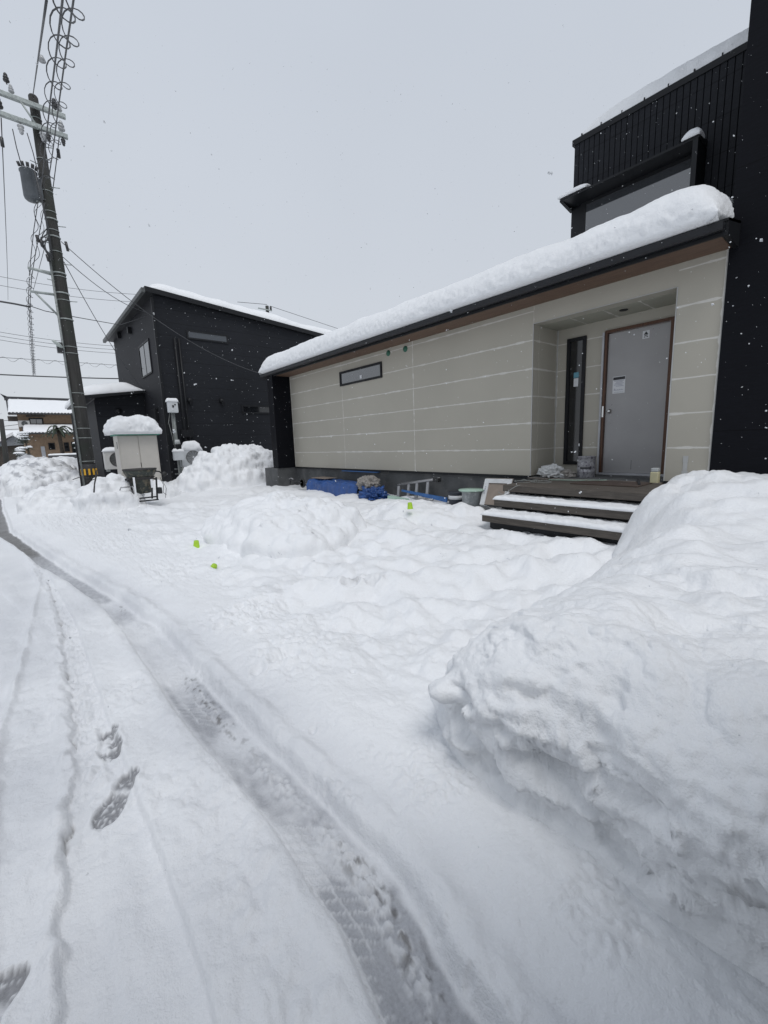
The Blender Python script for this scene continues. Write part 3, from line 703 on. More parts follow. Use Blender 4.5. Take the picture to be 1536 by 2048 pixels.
# entrance door
d_ = MB(); d_.box(7.54, 7.66, 3.135, 3.165, .84, 3.16); d_.box(7.54, 7.66, 2.10, 2.135, .84, 3.16); 
d_.build('door_trim', 'door_trim', mh)
d_ = MB(); d_.box(7.56, 7.66, 3.095, 3.132, .85, 3.14); d_.box(7.56, 7.66, 2.137, 2.20, .85, 3.14); d_.box(7.56, 7.66, 2.137, 3.132, 3.14, 3.185)
d_.build('door_frame', 'door_jamb_brown', mh)
dr = MB().box(7.60, 7.64, 2.21, 3.085, .87, 3.125).build('door', 'door_grey', mh, .003)
def sub(b, name, m, par, bevel=0, label=None):
    o = b.build(name, m, None, bevel, label); o.parent = par
    return o
_oldbuild = MB.build
sub(MB().lathe([(.0, -.055), (.022, -.055), (.028, -.045), (.028, -.03), (.012, -.025), (.012, -.01), (.034, -.008), (.034, 0)], (7.60, 3.02, 1.89), 20, axis='X'), 'knob', 'chrome', dr)
MB().box(7.553, 7.56, 3.10, 3.125, 1.80, 1.98).build('strike_plate', 'chrome', mh)
MB().box(7.55, 7.62, 2.14, 3.13, .835, .868).build('door_sill', 'door_trim', mh)
nt_ = sub(MB().box(7.597, 7.6, 2.80, 2.99, 2.17, 2.44), 'notice', 'white_paper', dr)
b_ = MB(); b_.box(7.5955, 7.597, 2.805, 2.985, 2.385, 2.43)
sub(b_, 'notice_header', 'print_black', dr)
b_ = MB()
for i in range(5):
    b_.box(7.5955, 7.597, 2.82+.02*(i % 2), 2.97-.015*((i*2) % 3), 2.365-i*.021, 2.374-i*.021)
b_.box(7.5955, 7.597, 2.955, 2.967, 2.215, 2.25)
for i in range(8): b_.box(7.5955, 7.597, 2.825+i*.016, 2.836+i*.016, 2.218, 2.228+.006*(i % 2))
for i in range(6): b_.box(7.5955, 7.597, 2.83+i*.024, 2.845+i*.024, 2.185, 2.191)
sub(b_, 'notice_print', 'print_grey', dr)
sub(MB().box(7.597, 7.6, 2.49, 2.585, 2.955, 3.07), 'sticker', 'white_paper', dr)
b_ = MB(); b_.prism([(7.5955, 2.505, 3.012), (7.5955, 2.57, 3.012), (7.5955, 2.5375, 3.058)], (.001, 0, 0)); b_.box(7.5955, 7.597, 2.508, 2.532, 2.972, 2.984); b_.box(7.5955, 7.597, 2.543, 2.567, 2.972, 2.984)
b_.box(7.5955, 7.597, 2.515, 2.56, 2.995, 3.006)
sub(b_, 'sticker_print', 'print_black', dr)
for q_ in ((2.64, 2.645, .93, 1.08), (2.98, 3.0, 1.99, 1.995), (2.99, 2.998, 1.69, 1.694), (2.44, 2.448, 3.07, 3.078), (2.36, 2.365, 3.065, 3.07)):
    sub(MB().box(7.598, 7.6, *q_), 'scuff_mark', 'print_black', dr)
# upper storey
UX = 7.8
uy0, uy1, uz0, uz1 = 1.42, 3.87, 4.0, 6.34
pts = []; yy = uy0
b_ = MB()
b_.box(UX, 10.5, uy0, uy1, uz0, uz1)
b_.build('upper_wall', 'black_wall_panel', mh)
b_ = MB(); n_ = int((uy1-uy0)/.080)
for i in range(n_):
    a = uy0+i*(uy1-uy0)/n_; b2 = a+(uy1-uy0)/n_-.010
    b_.box(UX-.018, UX+.002, a, b2, uz0, uz1)
o = b_.build('rib_cladding', 'black_cladding', mh, .003)
MB().box(UX-.035, UX+.1, uy0, uy1+.03, uz1-.02, uz1+.07).build('parapet_trim', 'black_metal', mh, .004)
for i in range(8): MB().box(UX-.03, UX-.0, uy0+.15+i*.31, uy0+.165+i*.31, uz1+.07, uz1+.105).build('snow_guard', 'black_metal', mh)
# bay window frame: hood, side fins, sloping glass
hz = 5.37
b_ = MB()
b_.prism([(UX-.40, 3.90, hz-.01), (UX-.40, 3.90, hz+.02), (UX-.02, 3.90, hz+.09), (UX-.02, 3.90, hz-.01)], (0, -1.92, 0))
b_.build('window_hood', 'black_metal', mh)
MB().box(UX-.40, UX-.02, 1.99, 2.05, 4.45, hz-.012).build('window_fin', 'black_metal', mh)
MB().prism([(UX-.40, 3.90, hz-.012), (UX-.02, 3.90, hz-.012), (UX-.02, 3.90, hz-.07)], (0, -.05, 0)).build('window_fin', 'black_metal', mh)
b_ = MB(); b_.box(UX-.06, UX-.0, 2.05, 3.70, hz-.06, hz-.012); b_.box(UX-.06, UX, 2.05, 2.10, 4.45, hz-.06); b_.box(UX-.06, UX, 3.62, 3.86, 4.3, hz-.06)
wf = b_.build('window', 'black_metal', mh)
sub(MB().box(UX-.05, UX-.03, 2.10, 3.62, 4.4, hz-.06), 'pane', 'glass_sky', wf)

# snow on the main house
def roofprof(Xc, Yc): return .03*fbm(Yc*.8, Xc*.8, 2.2, 3)+.05*ss(1.2, 2.6, Yc)*0
loaf('roof_snow', 'thick long snow blanket on the lower roof of the grey-green house', 6.07, 7.98, 1.40, 13.0, 3.85, .40, .34, .40, res=.021, slope=.20, noise=.014, ns=2.0, tuck=42, seed=2, pitted=.013, profile=roofprof, parent=mh)
loaf('roof_snow', 'snow slab on the black upper storey roof', UX-.02, 10.3, 1.35, 3.84, uz1+.04, .36, .40, .50, res=.04, slope=.08, noise=.02, ns=1.6, tuck=15, seed=5, parent=mh)
loaf('snow_cap', 'small snow tuft at the left tip of the upper window hood', UX-.42, UX-.05, 3.45, 3.93, hz+.05, .07, .1, .12, res=.03, noise=.01, seed=6, slope=.12, parent=mh)
loaf('snow_cap', 'small snow tuft at the right end of the upper window hood', UX-.43, UX-.18, 1.97, 2.18, hz+.04, .09, .08, .08, res=.02, noise=.01, seed=7, slope=.12, parent=mh)

# ------------------------------------------------------------------ deck and steps
st = empty('entrance_steps', (5.6, 2.7, .3), 'dark timber porch deck with two lower snow-lined steps', 'steps')
ye = 3.74
b_ = MB(); b_.box(5.60, 7.6, -.3, ye, .70, .80)
b_.build('deck', 'deck_wood', st, .006)
b_ = MB()
for i in range(6): b_.box(6.72, 7.6, 1.95+i*.34, 2.285+i*.34, .802, .812)
b_.build('deck_tile', 'deck_board', st)
b_ = MB(); b_.box(5.85, 6.8, .2, ye-.06, -.1, .70); b_.build('riser', 'riser_black', st)
b_ = MB(); b_.box(5.37, 5.75, -.3, ye, .50, .60); b_.build('tread', 'deck_wood', st, .006)
b_ = MB(); b_.box(5.5, 5.85, .2, ye-.05, -.1, .50); b_.build('riser', 'riser_black', st)
b_ = MB(); b_.box(5.10, 5.50, -.3, ye+.02, .30, .40); b_.build('tread', 'deck_wood', st, .006)
b_ = MB(); b_.box(5.22, 5.5, .2, ye-.04, -.1, .30); b_.build('riser', 'riser_black', st)
loaf('step_snow', 'snow strip lying along the upper step tread', 5.36, 5.84, -.2, 3.76, .605, .045, .05, .06, res=.018, noise=.010, ns=7, tuck=30, seed=9, parent=st)
loaf('step_snow', 'snow strip lying along the lower step tread', 5.09, 5.49, -.2, 3.78, .405, .055, .06, .07, res=.018, noise=.012, ns=7, tuck=30, seed=10, parent=st)
# things on the deck
def lumpy(name, label, cat, c, r, m, noise=.15, ns=6, group=None, flat=.0, seed=0, n=40, crumple=0):
    th = np.linspace(0, math.pi, n); ph = np.linspace(0, 2*math.pi, n*2)
    T_, P_ = np.meshgrid(th, ph, indexing='ij')
    x = np.sin(T_)*np.cos(P_); y = np.sin(T_)*np.sin(P_); z = np.cos(T_)
    k = 1+noise*fbm(x*ns*.4+seed, y*ns*.4, z*ns*.4, 4)
    if crumple: k = k - crumple*np.abs(perlin(x*ns+seed, y*ns, z*ns)) - crumple*.5*np.abs(perlin(x*ns*2+seed, y*ns*2, z*ns*2))
    z = np.maximum(z, -.55)
    Pm = np.stack([c[0]+x*k*r[0], c[1]+y*k*r[1], c[2]+z*k*r[2]], -1)
    o = grid_obj(name, Pm, m); tag(o, label, cat, group); return o
lumpy('sack', 'crumpled white plastic sack on the deck in the porch corner', 'sack', (6.95, 3.66, .90), (.19, .24, .13), 'white_bag', .3, 6, seed=4, crumple=.25)
lumpy('sack', 'small grey sack slumped beside the white plastic sack on the deck', 'sack', (7.02, 3.46, .86), (.13, .17, .085), 'sandbag', .3, 6, seed=14, crumple=.2)
pc = empty('paint_can', (7.18, 3.18, .812), 'round printed metal can on the deck below the tall narrow window', 'can')
MB().lathe([(.0, .002), (.135, .002), (.14, .01), (.14, .10), (.143, .105), (.14, .11), (.14, .20), (.143, .205), (.14, .21), (.14, .335), (.145, .34), (.145, .352), (.128, .352), (.126, .335), (0, .335)], (7.18, 3.18, .812), 28).build('can_body', 'can_metal', pc)
b_ = MB(); b_.tube([(7.18+.02, 3.18+.146*math.cos(a), 1.13-.10*math.sin(a)) if False else (7.18-.148*math.sin(a), 3.18+.148*math.cos(a), 1.14-.09*math.sin(a)) for a in np.linspace(0, math.pi, 14)], .003, 6); b_.build('handle', 'chrome', pc)
b_ = MB()
for k in range(9):
    a0 = math.radians(150+k*8)
    b_.box(-.003, .0015, -.008, .008, 0, .03, Matrix.Translation((7.18+.142*math.cos(a0+.3), 3.18+.142*math.sin(a0+.3), .96)) @ Matrix.Rotation(a0+.3, 4, 'Z'))
b_.build('can_label', 'print_black', pc)
tb = empty('tub', (6.80, 2.02, .812), 'yellow tub with a clear lid at the right foot of the porch', 'tub')
MB().box(6.72, 6.83, 1.985, 2.085, .805, .965).build('tub_body', 'yellow_tub', tb, .012)
MB().box(6.725, 6.825, 1.99, 2.08, .966, 1.02).build('tub_lid', 'clear_tub', tb, .01)
tag(MB().box(6.15, 6.75, 2.05, 2.95, .801, .815).build('floor_sheet', 'brown_sheet', None), 'dark brown sheet lying flat on the porch deck before the door', 'board')
b_ = MB(); b_.box(6.35, 7.05, 2.0, 2.03, .816, .832, Matrix.Translation((6.7, 2.2, 0)) @ Matrix.Rotation(.35, 4, 'Z') @ Matrix.Translation((-6.7, -2.0, 0)))
tag(b_.build('wood_strip', 'riser_black', None), 'thin dark strip lying on the deck near the yellow tub', 'strip')
def coil(name, label, c, r, turns, m, rad=.006, seed=1, squash=.8, drift=(0, 0)):
    rg = random.Random(seed); p = []
    for i in range(int(turns*26)):
        a = i/26*2*math.pi; k = r*(1+.25*math.sin(a*.37+seed)+rg.uniform(-.03, .03))
        p.append((c[0]+k*squash*math.cos(a)+drift[0]*i/(turns*26), c[1]+k*math.sin(a)+drift[1]*i/(turns*26), c[2]+rad+.02*abs(math.sin(a*.71))*(i % 3 == 0)+.006*i/26))
    tag(MB().tube(p, rad, 6).build(name, m, None), label, 'cable')
coil('cable', 'green cable coiled behind the white sack in the porch', (7.22, 3.66, .815), .16, 5, 'cable_green', .009, 3)
coil('cable', 'thin grey cable looped loosely over the left end of the deck', (6.2, 3.35, .803), .20, 2.2, 'cable_grey', .005, 5, .7, (-.2, .35))
tag(MB().tube([(5.62, 3.45, .81), (5.57, 3.5, .79), (5.52, 3.62, .70), (5.5, 3.68, .66), (5.48, 3.74, .70)], .005, 6).build('cable', 'cable_grey', None), 'short grey cable end hanging off the left deck corner', 'cable')
tag(MB().tube([(6.55, 3.5, .81), (6.6, 3.1, .815), (6.78, 2.75, .815), (7.1, 2.55, .815)], .006, 6).build('cable', 'lid_green', None), 'pale green cord lying across the deck toward the door', 'cable')

# ------------------------------------------------------------------ things along the foundation
# blue tarp bundle
n1, n2 = 90, 40
Yt = np.linspace(8.35, 10.75, n1); At = np.linspace(0, 2*math.pi, n2)
YY, AA = np.meshgrid(Yt, At, indexing='ij')
endk = np.clip(np.minimum((YY-8.30)/.25, (10.8-YY)/.18), 0, 1)**.5
hh = .30+.04*(YY-8.35)/2.4
sx = np.sign(np.cos(AA))*np.abs(np.cos(AA))**.5; sz = np.sign(np.sin(AA))*np.abs(np.sin(AA))**.5
k = 1+.10*fbm(YY*2, sx*2, sz*2, 3)-.16*np.abs(perlin(YY*3.5, sx*3, sz*3))
Pm = np.stack([6.42+sx*.27*k*(.4+.6*endk), YY+.0*AA, .245+sz*hh*k*(.35+.65*endk)], -1)
tag(grid_obj('tarp_bundle', Pm, 'tarp_blue'), 'long bundle wrapped in blue tarp against the house foundation', 'tarp bundle')
tag(MB().box(6.25, 6.62, 9.75, 10.5, .585, .60).build('cardboard_sheet', 'cardboard', None), 'flat brown cardboard lying on the blue tarp bundle', 'cardboard')
lumpy('sack', 'grey woven sack slumped on the right end of the blue tarp', 'sack', (6.38, 8.05, .52), (.25, .36, .22), 'sandbag', .3, 5, seed=24, crumple=.22)
lumpy('tarp', 'crumpled loose blue tarp on the snow right of the sack', 'tarp', (6.25, 7.72, .25), (.28, .48, .26), 'tarp_blue', .35, 7, seed=34, crumple=.45, n=60)
tag(MB().box(6.70, 6.83, 8.12, 9.62, .775, .79).build('blue_strip', 'board_blue', None), 'thin blue strip sticking out under the bottom of the siding', 'strip')
# stepladder lying on its side
ld = empty('stepladder', (6.5, 6.7, .3), 'aluminium stepladder lying on its side against the foundation', 'ladder')
def LP(px, py, x): return Vector(onx(px, py, x))
A1, A2 = LP(796, 970, 6.55), LP(872, 959, 6.62); B1, B2 = LP(792, 995, 6.45), LP(866, 1000, 6.45)
b_ = MB(); b_.tube([A1, A2], .022, 6); b_.build('side_rail', 'alu', ld)
b_ = MB(); b_.tube([B1, B2], .022, 6); b_.build('side_rail', 'alu', ld)
A3, A4 = A1+Vector((.12, .02, .02)), A2+Vector((.12, 0, .02)); b_ = MB(); b_.tube([A3, A4], .018, 6); b_.build('side_rail', 'alu', ld)
for t in (.02, .30, .52, .8):
    a = A1.lerp(A2, t); c = B1.lerp(B2, t+.03)
    b_ = MB(); dv = (A2-A1).normalized()*.035
    b_.prism([a-dv, a+dv, c+dv, c-dv], (.03, 0, 0)); b_.build('rung', 'alu', ld)
    b_ = MB(); b_.tube([a+Vector((.1, .08, .01)), c+Vector((.12, .08, 0))], .014, 6); b_.build('brace', 'alu', ld)
b_ = MB(); b_.box(-.04, .06, -.09, .06, -.05, .03, Matrix.Translation(A2)); b_.build('top_cap', 'rubber', ld, .01)
p1, p2 = LP(803, 982, 6.40), LP(893, 999, 6.30)
tag(MB().prism([p1+Vector((0, 0, .03)), p2+Vector((0, 0, .035)), p2-Vector((0, 0, .06)), p1-Vector((0, 0, .01))], (.03, 0, 0)).build('blue_board', 'board_blue', None), 'long blue board lying across the foot of the stepladder', 'board')
p1, p2 = LP(775, 994, 6.2), LP(812, 1001, 6.2)
tag(MB().prism([p1+Vector((0, 0, .03)), p2+Vector((0, 0, .03)), p2-Vector((0, 0, .05)), p1-Vector((0, 0, .05))], (.10, 0, 0)).build('green_board', 'lid_green', None), 'short pale green board poking out of the snow left of the stepladder', 'board')
# pails
def pail(px0, px1, pyt, x, zb, body, lid, label, lidover=.01, extra=None):
    a = onx(px0, pyt, x); b = onx(px1, pyt, x); r = abs(a[1]-b[1])/2; c = ((x+.0), (a[1]+b[1])/2); zt = (a[2]+b[2])/2
    e_ = empty('pail', (c[0], c[1], zb), label, 'pail', 'pails by the porch')
    h = zt-zb
    MB().lathe([(0, 0), (r*.84, 0), (r*.95, h*.9), (r, h*.93), (r, h*.97), (r*.9, h*.97)], (c[0], c[1], zb), 26).build('pail_body', body, e_)
    if lid: MB().lathe([(0, h*1.03), (r+lidover, h*1.03), (r+lidover, h*.975), (0, h*.975)], (c[0], c[1], zb), 26).build('pail_lid', lid, e_)
    if extra: MB().lathe([(r*.93, h*.62), (r*.965, h*.62), (r*.975, h*.80), (r*.93, h*.80)], (c[0], c[1], zb), 26).build('pail_band', extra, e_)
    return e_
pail(927, 959, 980, 6.25, .12, 'pail_grey', 'lid_green', 'grey crusted pail with a pale green lid beside the steps', .05)
pail(900, 925, 982, 6.42, .12, 'pail_black', None, 'black pail with a pale band left of the grey pail', extra='white_paper')
# leaning framed panel
fpn = empty('framed_panel', (6.3, 4.2, .3), 'white framed brown board leaning between the pails and the steps', 'panel')
q0, q1, q2, q3 = Vector(onx(961, 1008, 6.15)), Vector(onx(972, 957, 6.55)), Vector(onx(1026, 958, 6.50)), Vector(onx(1012, 1012, 6.1))
def lerp2(u, v): return (q0.lerp(q3, u)).lerp(q1.lerp(q2, u), v)
b_ = MB(); b_.prism([lerp2(0, 0), lerp2(1, 0), lerp2(1, 1), lerp2(0, 1)], (.02, 0, .005)); b_.build('board', 'ply', fpn)
b_ = MB(); off = (-.025, 0, -.004); s3 = Vector((-.003, 0, 0))
b_.prism([lerp2(0, 0)+s3, lerp2(.17, 0)+s3, lerp2(.17, 1)+s3, lerp2(0, 1)+s3], off); b_.prism([lerp2(.17, .84)+s3, lerp2(1, .84)+s3, lerp2(1, 1)+s3, lerp2(.17, 1)+s3], off)
b_.prism([lerp2(.86, .3)+s3, lerp2(1, .3)+s3, lerp2(1, .84)+s3, lerp2(.86, .84)+s3], off)
b_.build('panel_frame', 'frame_board', fpn)
b_ = MB(); s4 = Vector((-.031, 0, -.004))
for v in (.42, .5, .58, .66): b_.prism([lerp2(.07, v)+s4, lerp2(.11, v)+s4, lerp2(.11, v+.05)+s4, lerp2(.07, v+.05)+s4], (-.001, 0, 0))
b_.build('frame_print', 'print_grey', fpn)
# wheeled tool at the left end of the foundation
tl = empty('push_scooter', (6.2, 12.0, .3), 'small black wheeled machine half sunk in snow at the left house corner', 'machine')
c1_ = Vector(onx(605, 966, 6.2))
b_ = MB(); b_.lathe([(.10, -.02), (.14, -.015), (.14, .015), (.10, .02), (.10, -.02)], c1_, 20, axis='X'); b_.build('wheel', 'rubber', tl)
c2_ = Vector(onx(583, 962, 6.2))
b_ = MB(); b_.tube([c2_+Vector((0, .12, .0)), c2_+Vector((0, .02, .05)), c1_], .022, 8); b_.tube([c2_+Vector((0, .1, -.1)), c2_+Vector((0, .05, .08))], .02, 8); b_.build('frame', 'riser_black', tl)
b_ = MB(); b_.tube([c2_+Vector((-.02, .10, .06)), c2_+Vector((0, .0, .09)), c2_+Vector((.0, -.12, .05))], .014, 8); b_.build('handlebar', 'alu', tl)
# lime cups
for i, (px, py, z, lb, tilt) in enumerate(((393, 1082, .27, 'lime green cup upside down on the snow left of the mound', .1), (426, 1126, .22, 'lime green cup half buried in snow, nearest to the road', .6), (820, 1011, .44, 'lime green cup on the low mound before the stepladder', -.05))):
    p = onz(px, py, z) if i < 2 else np.array([5.38, 5.55, 0])
    if i < 2:
        for _ in range(6): p = onz(px, py+8, Hg(p[0], p[1]))
        zz = p[2]+.018-.030*i
    else:
        p = onz(820, 1011, .47); zz = p[2]
    o = MB().lathe([(0, .05), (.032, .05), (.034, .046), (.046, -.05), (.05, -.055), (.05, -.05), (.043, -.05)], (0, 0, 0), 22).build('cup', 'lime_cup', None)
    o.location = (p[0], p[1], zz+.0); o.rotation_euler = (tilt, tilt*.6, 0); tag(o, lb, 'cup', 'lime green cups')
    CUP = o

# ------------------------------------------------------------------ unseen canopy, added behind the camera only to shade the near snow
cp_ = empty('added_shade_canopy', (-1.4, -3.2, 0), 'unseen snow-topped steel canopy added behind the viewpoint to shade the near snow', 'added_shade_canopy')
b_ = MB()
for k in range(44): b_.box(-4.2+k*.125, -4.2+k*.125+.09, -6.4, -.40, 2.30, 2.33)
b_.box(-4.2, 1.3, -6.4, -.40, 2.33, 2.36); b_.build('roof', 'black_metal', cp_)
for x_ in (-4.1, 1.2):
    for y_ in (-.7, -6.2): MB().box(x_-.06, x_+.06, y_-.06, y_+.06, -.1, 2.2).build('post', 'black_metal', cp_, .005)
for y_ in (-.7, -6.2): MB().box(-4.2, 1.3, y_-.05, y_+.05, 2.2, 2.298).build('beam', 'black_metal', cp_, .005)
MB().box(-4.25, 1.35, -.40, -.37, 2.24, 2.38).build('fascia', 'black_metal', cp_)
loaf('roof_snow', 'snow lying on the added shade canopy', -4.2, 1.3, -6.4, -.40, 2.36, .35, .3, .3, res=.1, noise=.03, ns=1, seed=70, parent=cp_)

# ------------------------------------------------------------------ LEFT HOUSE
YC, XC = 17.5, 4.40
lh = empty('house', (6.5, 18.5, 0), 'two storey black house with a sloping snowy roof left of the building site', 'house')
zl = 7.02; sl_ = -.088       # underside of roof at x = XC and its fall toward +x
def zr(x): return zl+sl_*(x-XC)
b_ = MB(); b_.prism([(XC, YC, -.3), (15, YC, -.3), (15, YC, zr(15)), (XC, YC, zr(XC))], (0, .25, 0)); b_.build('wall', 'black_cladding', lh)
b_ = MB(); b_.prism([(XC, YC+.001, -.3), (XC, 25.7, -.3), (XC, 25.7, zr(XC)), (XC, YC+.001, zr(XC))], (-.012, 0, 0)); b_.build('wall', 'charcoal_cladding', lh)
b_ = MB(); b_.prism([(XC-.28, YC-.18, zr(XC-.28)), (15.2, YC-.18, zr(15.2)), (15.2, YC-.18, zr(15.2)+.17), (XC-.28, YC-.18, zr(XC-.28)+.17)], (0, 8.6, 0)); b_.build('roof', 'black_metal', lh)
b_ = MB(); b_.box(XC-.40, XC-.285, YC-.2, 26.2, zr(XC)-.02, zr(XC)+.12); b_.build('gutter', 'roof_edge_grey', lh)
b_ = MB(); b_.box(XC-.10, XC-.02, YC-.06, YC+.02, -.3, zr(XC)-.1); b_.build('corner_trim', 'black_metal', lh)
b_ = MB(); b_.tube([(4.95, YC-.07, 5.6), (4.95, YC-.07, -.2)], .045, 10); b_.tube([(5.10, YC-.06, 5.6), (5.10, YC-.06, -.2)], .035, 10); b_.build('downpipe', 'black_metal', lh)
P1, P2 = ony(372, 659, YC), ony(457, 689, YC)
window(P1[0], P2[0], P2[2]+.02, P1[2], YC, lh, .06, 'glass_mid', .03, 'y')
P1, P2 = ony(483, 810, YC), ony(544, 828, YC)
window(P1[0], P2[0], P2[2], P1[2], YC, lh, .06, 'glass_dark', .03, 'y')
P1, P2 = onx(279, 697, XC), onx(306, 740, XC)
window(P2[1], P1[1], P2[2]-.1, P1[2]+.05, XC-.02, lh, .06, 'glass_sky', .03, 'x', mull=(P1[1]+P2[1])/2)
for px, py in ((379, 801), (443, 802)):
    p = ony(px, py, YC); b_ = MB(); b_.lathe([(0, -.11), (.05, -.11), (.09, -.06), (.10, 0)], (p[0], YC, p[2]), 16, axis='Y'); b_.box(p[0]-.03, p[0]+.03, YC-.13, YC-.04, p[2]-.16, p[2]-.04); b_.build('vent_hood', 'black_metal', lh)
for px, py in ((242, 671), (263, 661)):
    p = onx(px, py, XC); b_ = MB(); b_.box(XC-.16, XC-.01, p[1]-.09, p[1]+.09, p[2]-.14, p[2]+.12); b_.build('vent_hood', 'black_metal', lh)
p = ony(375, 868, YC); b_ = MB(); b_.box(p[0]-.25, p[0]+.18, YC-.16, YC-.001, p[2]-.12, p[2]+.15); b_.build('meter_box', 'black_metal', lh, .01)
p = onx(311, 830, XC); b_ = MB(); b_.box(XC-.14, XC-.013, p[1]-.55, p[1]+.5, p[2]-.28, p[2]+.22); b_.build('meter_box', 'black_metal', lh, .01)
p = onx(311, 660, XC); b_ = MB(); b_.lathe([(0, -.05), (.035, -.04), (.035, .03), (.02, .05), (0, .05)], (XC-.06, YC-.04, 6.35), 10); b_.build('insulator', 'insulator', lh)
def uprof(Xc, Yc): return .05*fbm(Xc*.6, Yc*.6, 2., 2)
loaf('roof_snow', 'smooth snow layer on the sloping roof of the left black house', XC-.1, 15.0, YC-.12, 25.9, zr(XC)+.15, .42, .6, .5, res=.08, slope=sl_, noise=.03, ns=1.0, tuck=15, seed=15, profile=uprof, parent=lh)
# annex
AY = 20.7
an = empty('annex', (3.4, 21.5, 0), 'low black lean-to annex on the far side of the left house', 'annex')
b_ = MB(); b_.prism([(2.62, AY, -.3), (XC-.02, AY, -.3), (XC-.02, AY, 3.93), (2.62, AY, 3.68)], (0, .2, 0)); b_.build('wall', 'black_cladding', an)
b_ = MB(); b_.box(2.58, 2.62, AY+.001, AY+4.5, -.3, 3.62); b_.build('wall', 'charcoal_cladding', an)
b_ = MB(); b_.prism([(2.05, AY-.45, 3.58), (XC-.02, AY-.45, 3.92), (XC-.02, AY-.45, 4.02), (2.05, AY-.45, 3.70)], (0, 5.2, 0)); b_.build('roof', 'black_metal', an)
p = ony(236, 822, AY); b_ = MB(); b_.lathe([(0, -.11), (.06, -.11), (.12, -.05), (.12, 0)], (p[0], AY, p[2]), 16, axis='Y'); b_.build('vent_hood', 'black_metal', an)
loaf('roof_snow', 'thick dome of snow on the low annex roof behind the utility pole', 1.98, XC-.02, AY-.42, AY+4.9, 3.70, .42, .7, .5, res=.06, slope=.14, noise=.03, ns=1.4, tuck=30, seed=16, profile=lambda x, y: -.25*ss(3.7, 4.4, x), parent=an)

# ------------------------------------------------------------------ AC units, meter post, cabinet, mixer
def ac(name, label, c, w_, h_, d_, group, body='ac_beige', grille='ac_grille'):
    e_ = empty(name, c, label, 'air conditioner', group)
    x, y, z = c
    MB().box(x-w_/2, x+w_/2, y, y+d_, z, z+h_).build('casing', body, e_, .02)
    r = h_*.38; cx = x+w_*.02 if True else x
    MB().lathe([(r+.015, 0), (r+.015, -.012), (r, -.014), (r, -.003), (0, -.003)], (cx, y, z+h_*.52), 30, axis='Y').build('fan_guard', grille, e_)
    b = MB()
    for k in range(1, 6): 
        rr = r*k/6; b.tube([(cx+rr*math.cos(a), y-.016, z+h_*.52+rr*math.sin(a)) for a in np.linspace(0, 2*math.pi, 25)], .004, 4, caps=False)
    for k in range(12): a = k*math.pi/6; b.tube([(cx+.05*math.cos(a), y-.018, z+h_*.52+.05*math.sin(a)), (cx+r*math.cos(a), y-.018, z+h_*.52+r*math.sin(a))], .003, 4)
    b.lathe([(0, -.025), (.045, -.025), (.045, -.01)], (cx, y, z+h_*.52), 14, axis='Y')
    b.build('grille', 'meter_white' if grille != 'ac_grille' else 'galvanised', e_)
    MB().box(x-w_/2+.04, x-w_/2+.14, y+.02, y+d_-.02, z-.08, z-.002).build('foot', 'galvanised', e_)
    MB().box(x+w_/2-.14, x+w_/2-.04, y+.02, y+d_-.02, z-.08, z-.002).build('foot', 'galvanised', e_)
    return e_
ac1 = ac('air_conditioner', 'beige outdoor unit with dark fan between the pole and the storage cabinet', (2.95, 19.6, .85), .86, .72, .32, 'outdoor units of the left house')
loaf('snow_cap', 'snow cap on the beige outdoor unit behind the cabinet', 2.5, 3.4, 19.56, 19.96, 1.57, .14, .2, .15, res=.03, noise=.015, seed=17, parent=ac1)
ac2 = ac('air_conditioner', 'white outdoor unit with pale fan guard behind the meter post', (5.02, 17.0, .87), .78, .66, .30, 'outdoor units of the left house', 'meter_white', 'ac_grille_light')
loaf('snow_cap', 'rounded snow cap on the white outdoor unit behind the meter post', 4.66, 5.38, 16.98, 17.30, 1.53, .30, .26, .15, res=.03, noise=.03, ns=4, seed=18, parent=ac2)
MB_ = MB().box(4.55, 5.45, 16.9, 17.4, .70, .78); tag(MB_.build('unit_stand', 'galvanised', None), 'grey metal stand carrying the white outdoor unit', 'stand')
# meter post
mp_ = empty('meter_post', (4.48, 16.8, .3), 'galvanised service post with white boxes at the corner of the left house', 'meter post')
MB().tube([(4.46, 16.85, 0), (4.46, 16.85, 3.35)], .055, 12).build('post', 'galvanised', mp_)
MB().box(4.26, 4.60, 16.66, 16.80, 2.84, 3.24).build('meter_box', 'meter_white', mp_, .02)
b_ = MB(); b_.lathe([(0, -.012), (.028, -.01), (.028, 0)], (4.50, 16.66, 3.12), 14, axis='Y'); b_.box(4.40, 4.46, 16.652, 16.66, 3.02, 3.1); b_.build('meter_dial', 'print_black', mp_)
MB().box(4.26, 4.60, 16.55, 16.76, 1.14, 1.46).build('junction_box', 'meter_white', mp_, .015)
MB().lathe([(0, 0), (.09, 0), (.09, .10), (.07, .16), (0, .16)], (4.44, 16.66, 1.72), 16).build('round_meter', 'clear_tub', mp_)
MB().box(4.36, 4.54, 16.58, 16.76, 1.52, 1.71).build('meter_base', 'black_metal', mp_, .01)
b_ = MB(); b_.tube([(4.38, 16.80, 2.84), (4.37, 16.78, 2.0), (4.36, 16.74, 1.5)], .012, 6); b_.tube([(4.33, 16.80, 2.84), (4.25, 16.78, 2.5), (4.32, 16.78, 2.0), (4.33, 16.74, 1.7)], .010, 6); b_.tube([(4.40, 16.7, 1.14), (4.40, 16.75, .1)], .02, 8); b_.tube([(4.52, 16.7, 1.14), (4.52, 16.75, .1)], .02, 8)
b_.build('conduit', 'cable_grey', mp_)
b_ = MB(); b_.box(4.30, 4.95, 16.86, 16.9, .80, .84); b_.box(4.30, 4.95, 16.86, 16.9, .62, .66); b_.build('rail', 'galvanised', mp_)
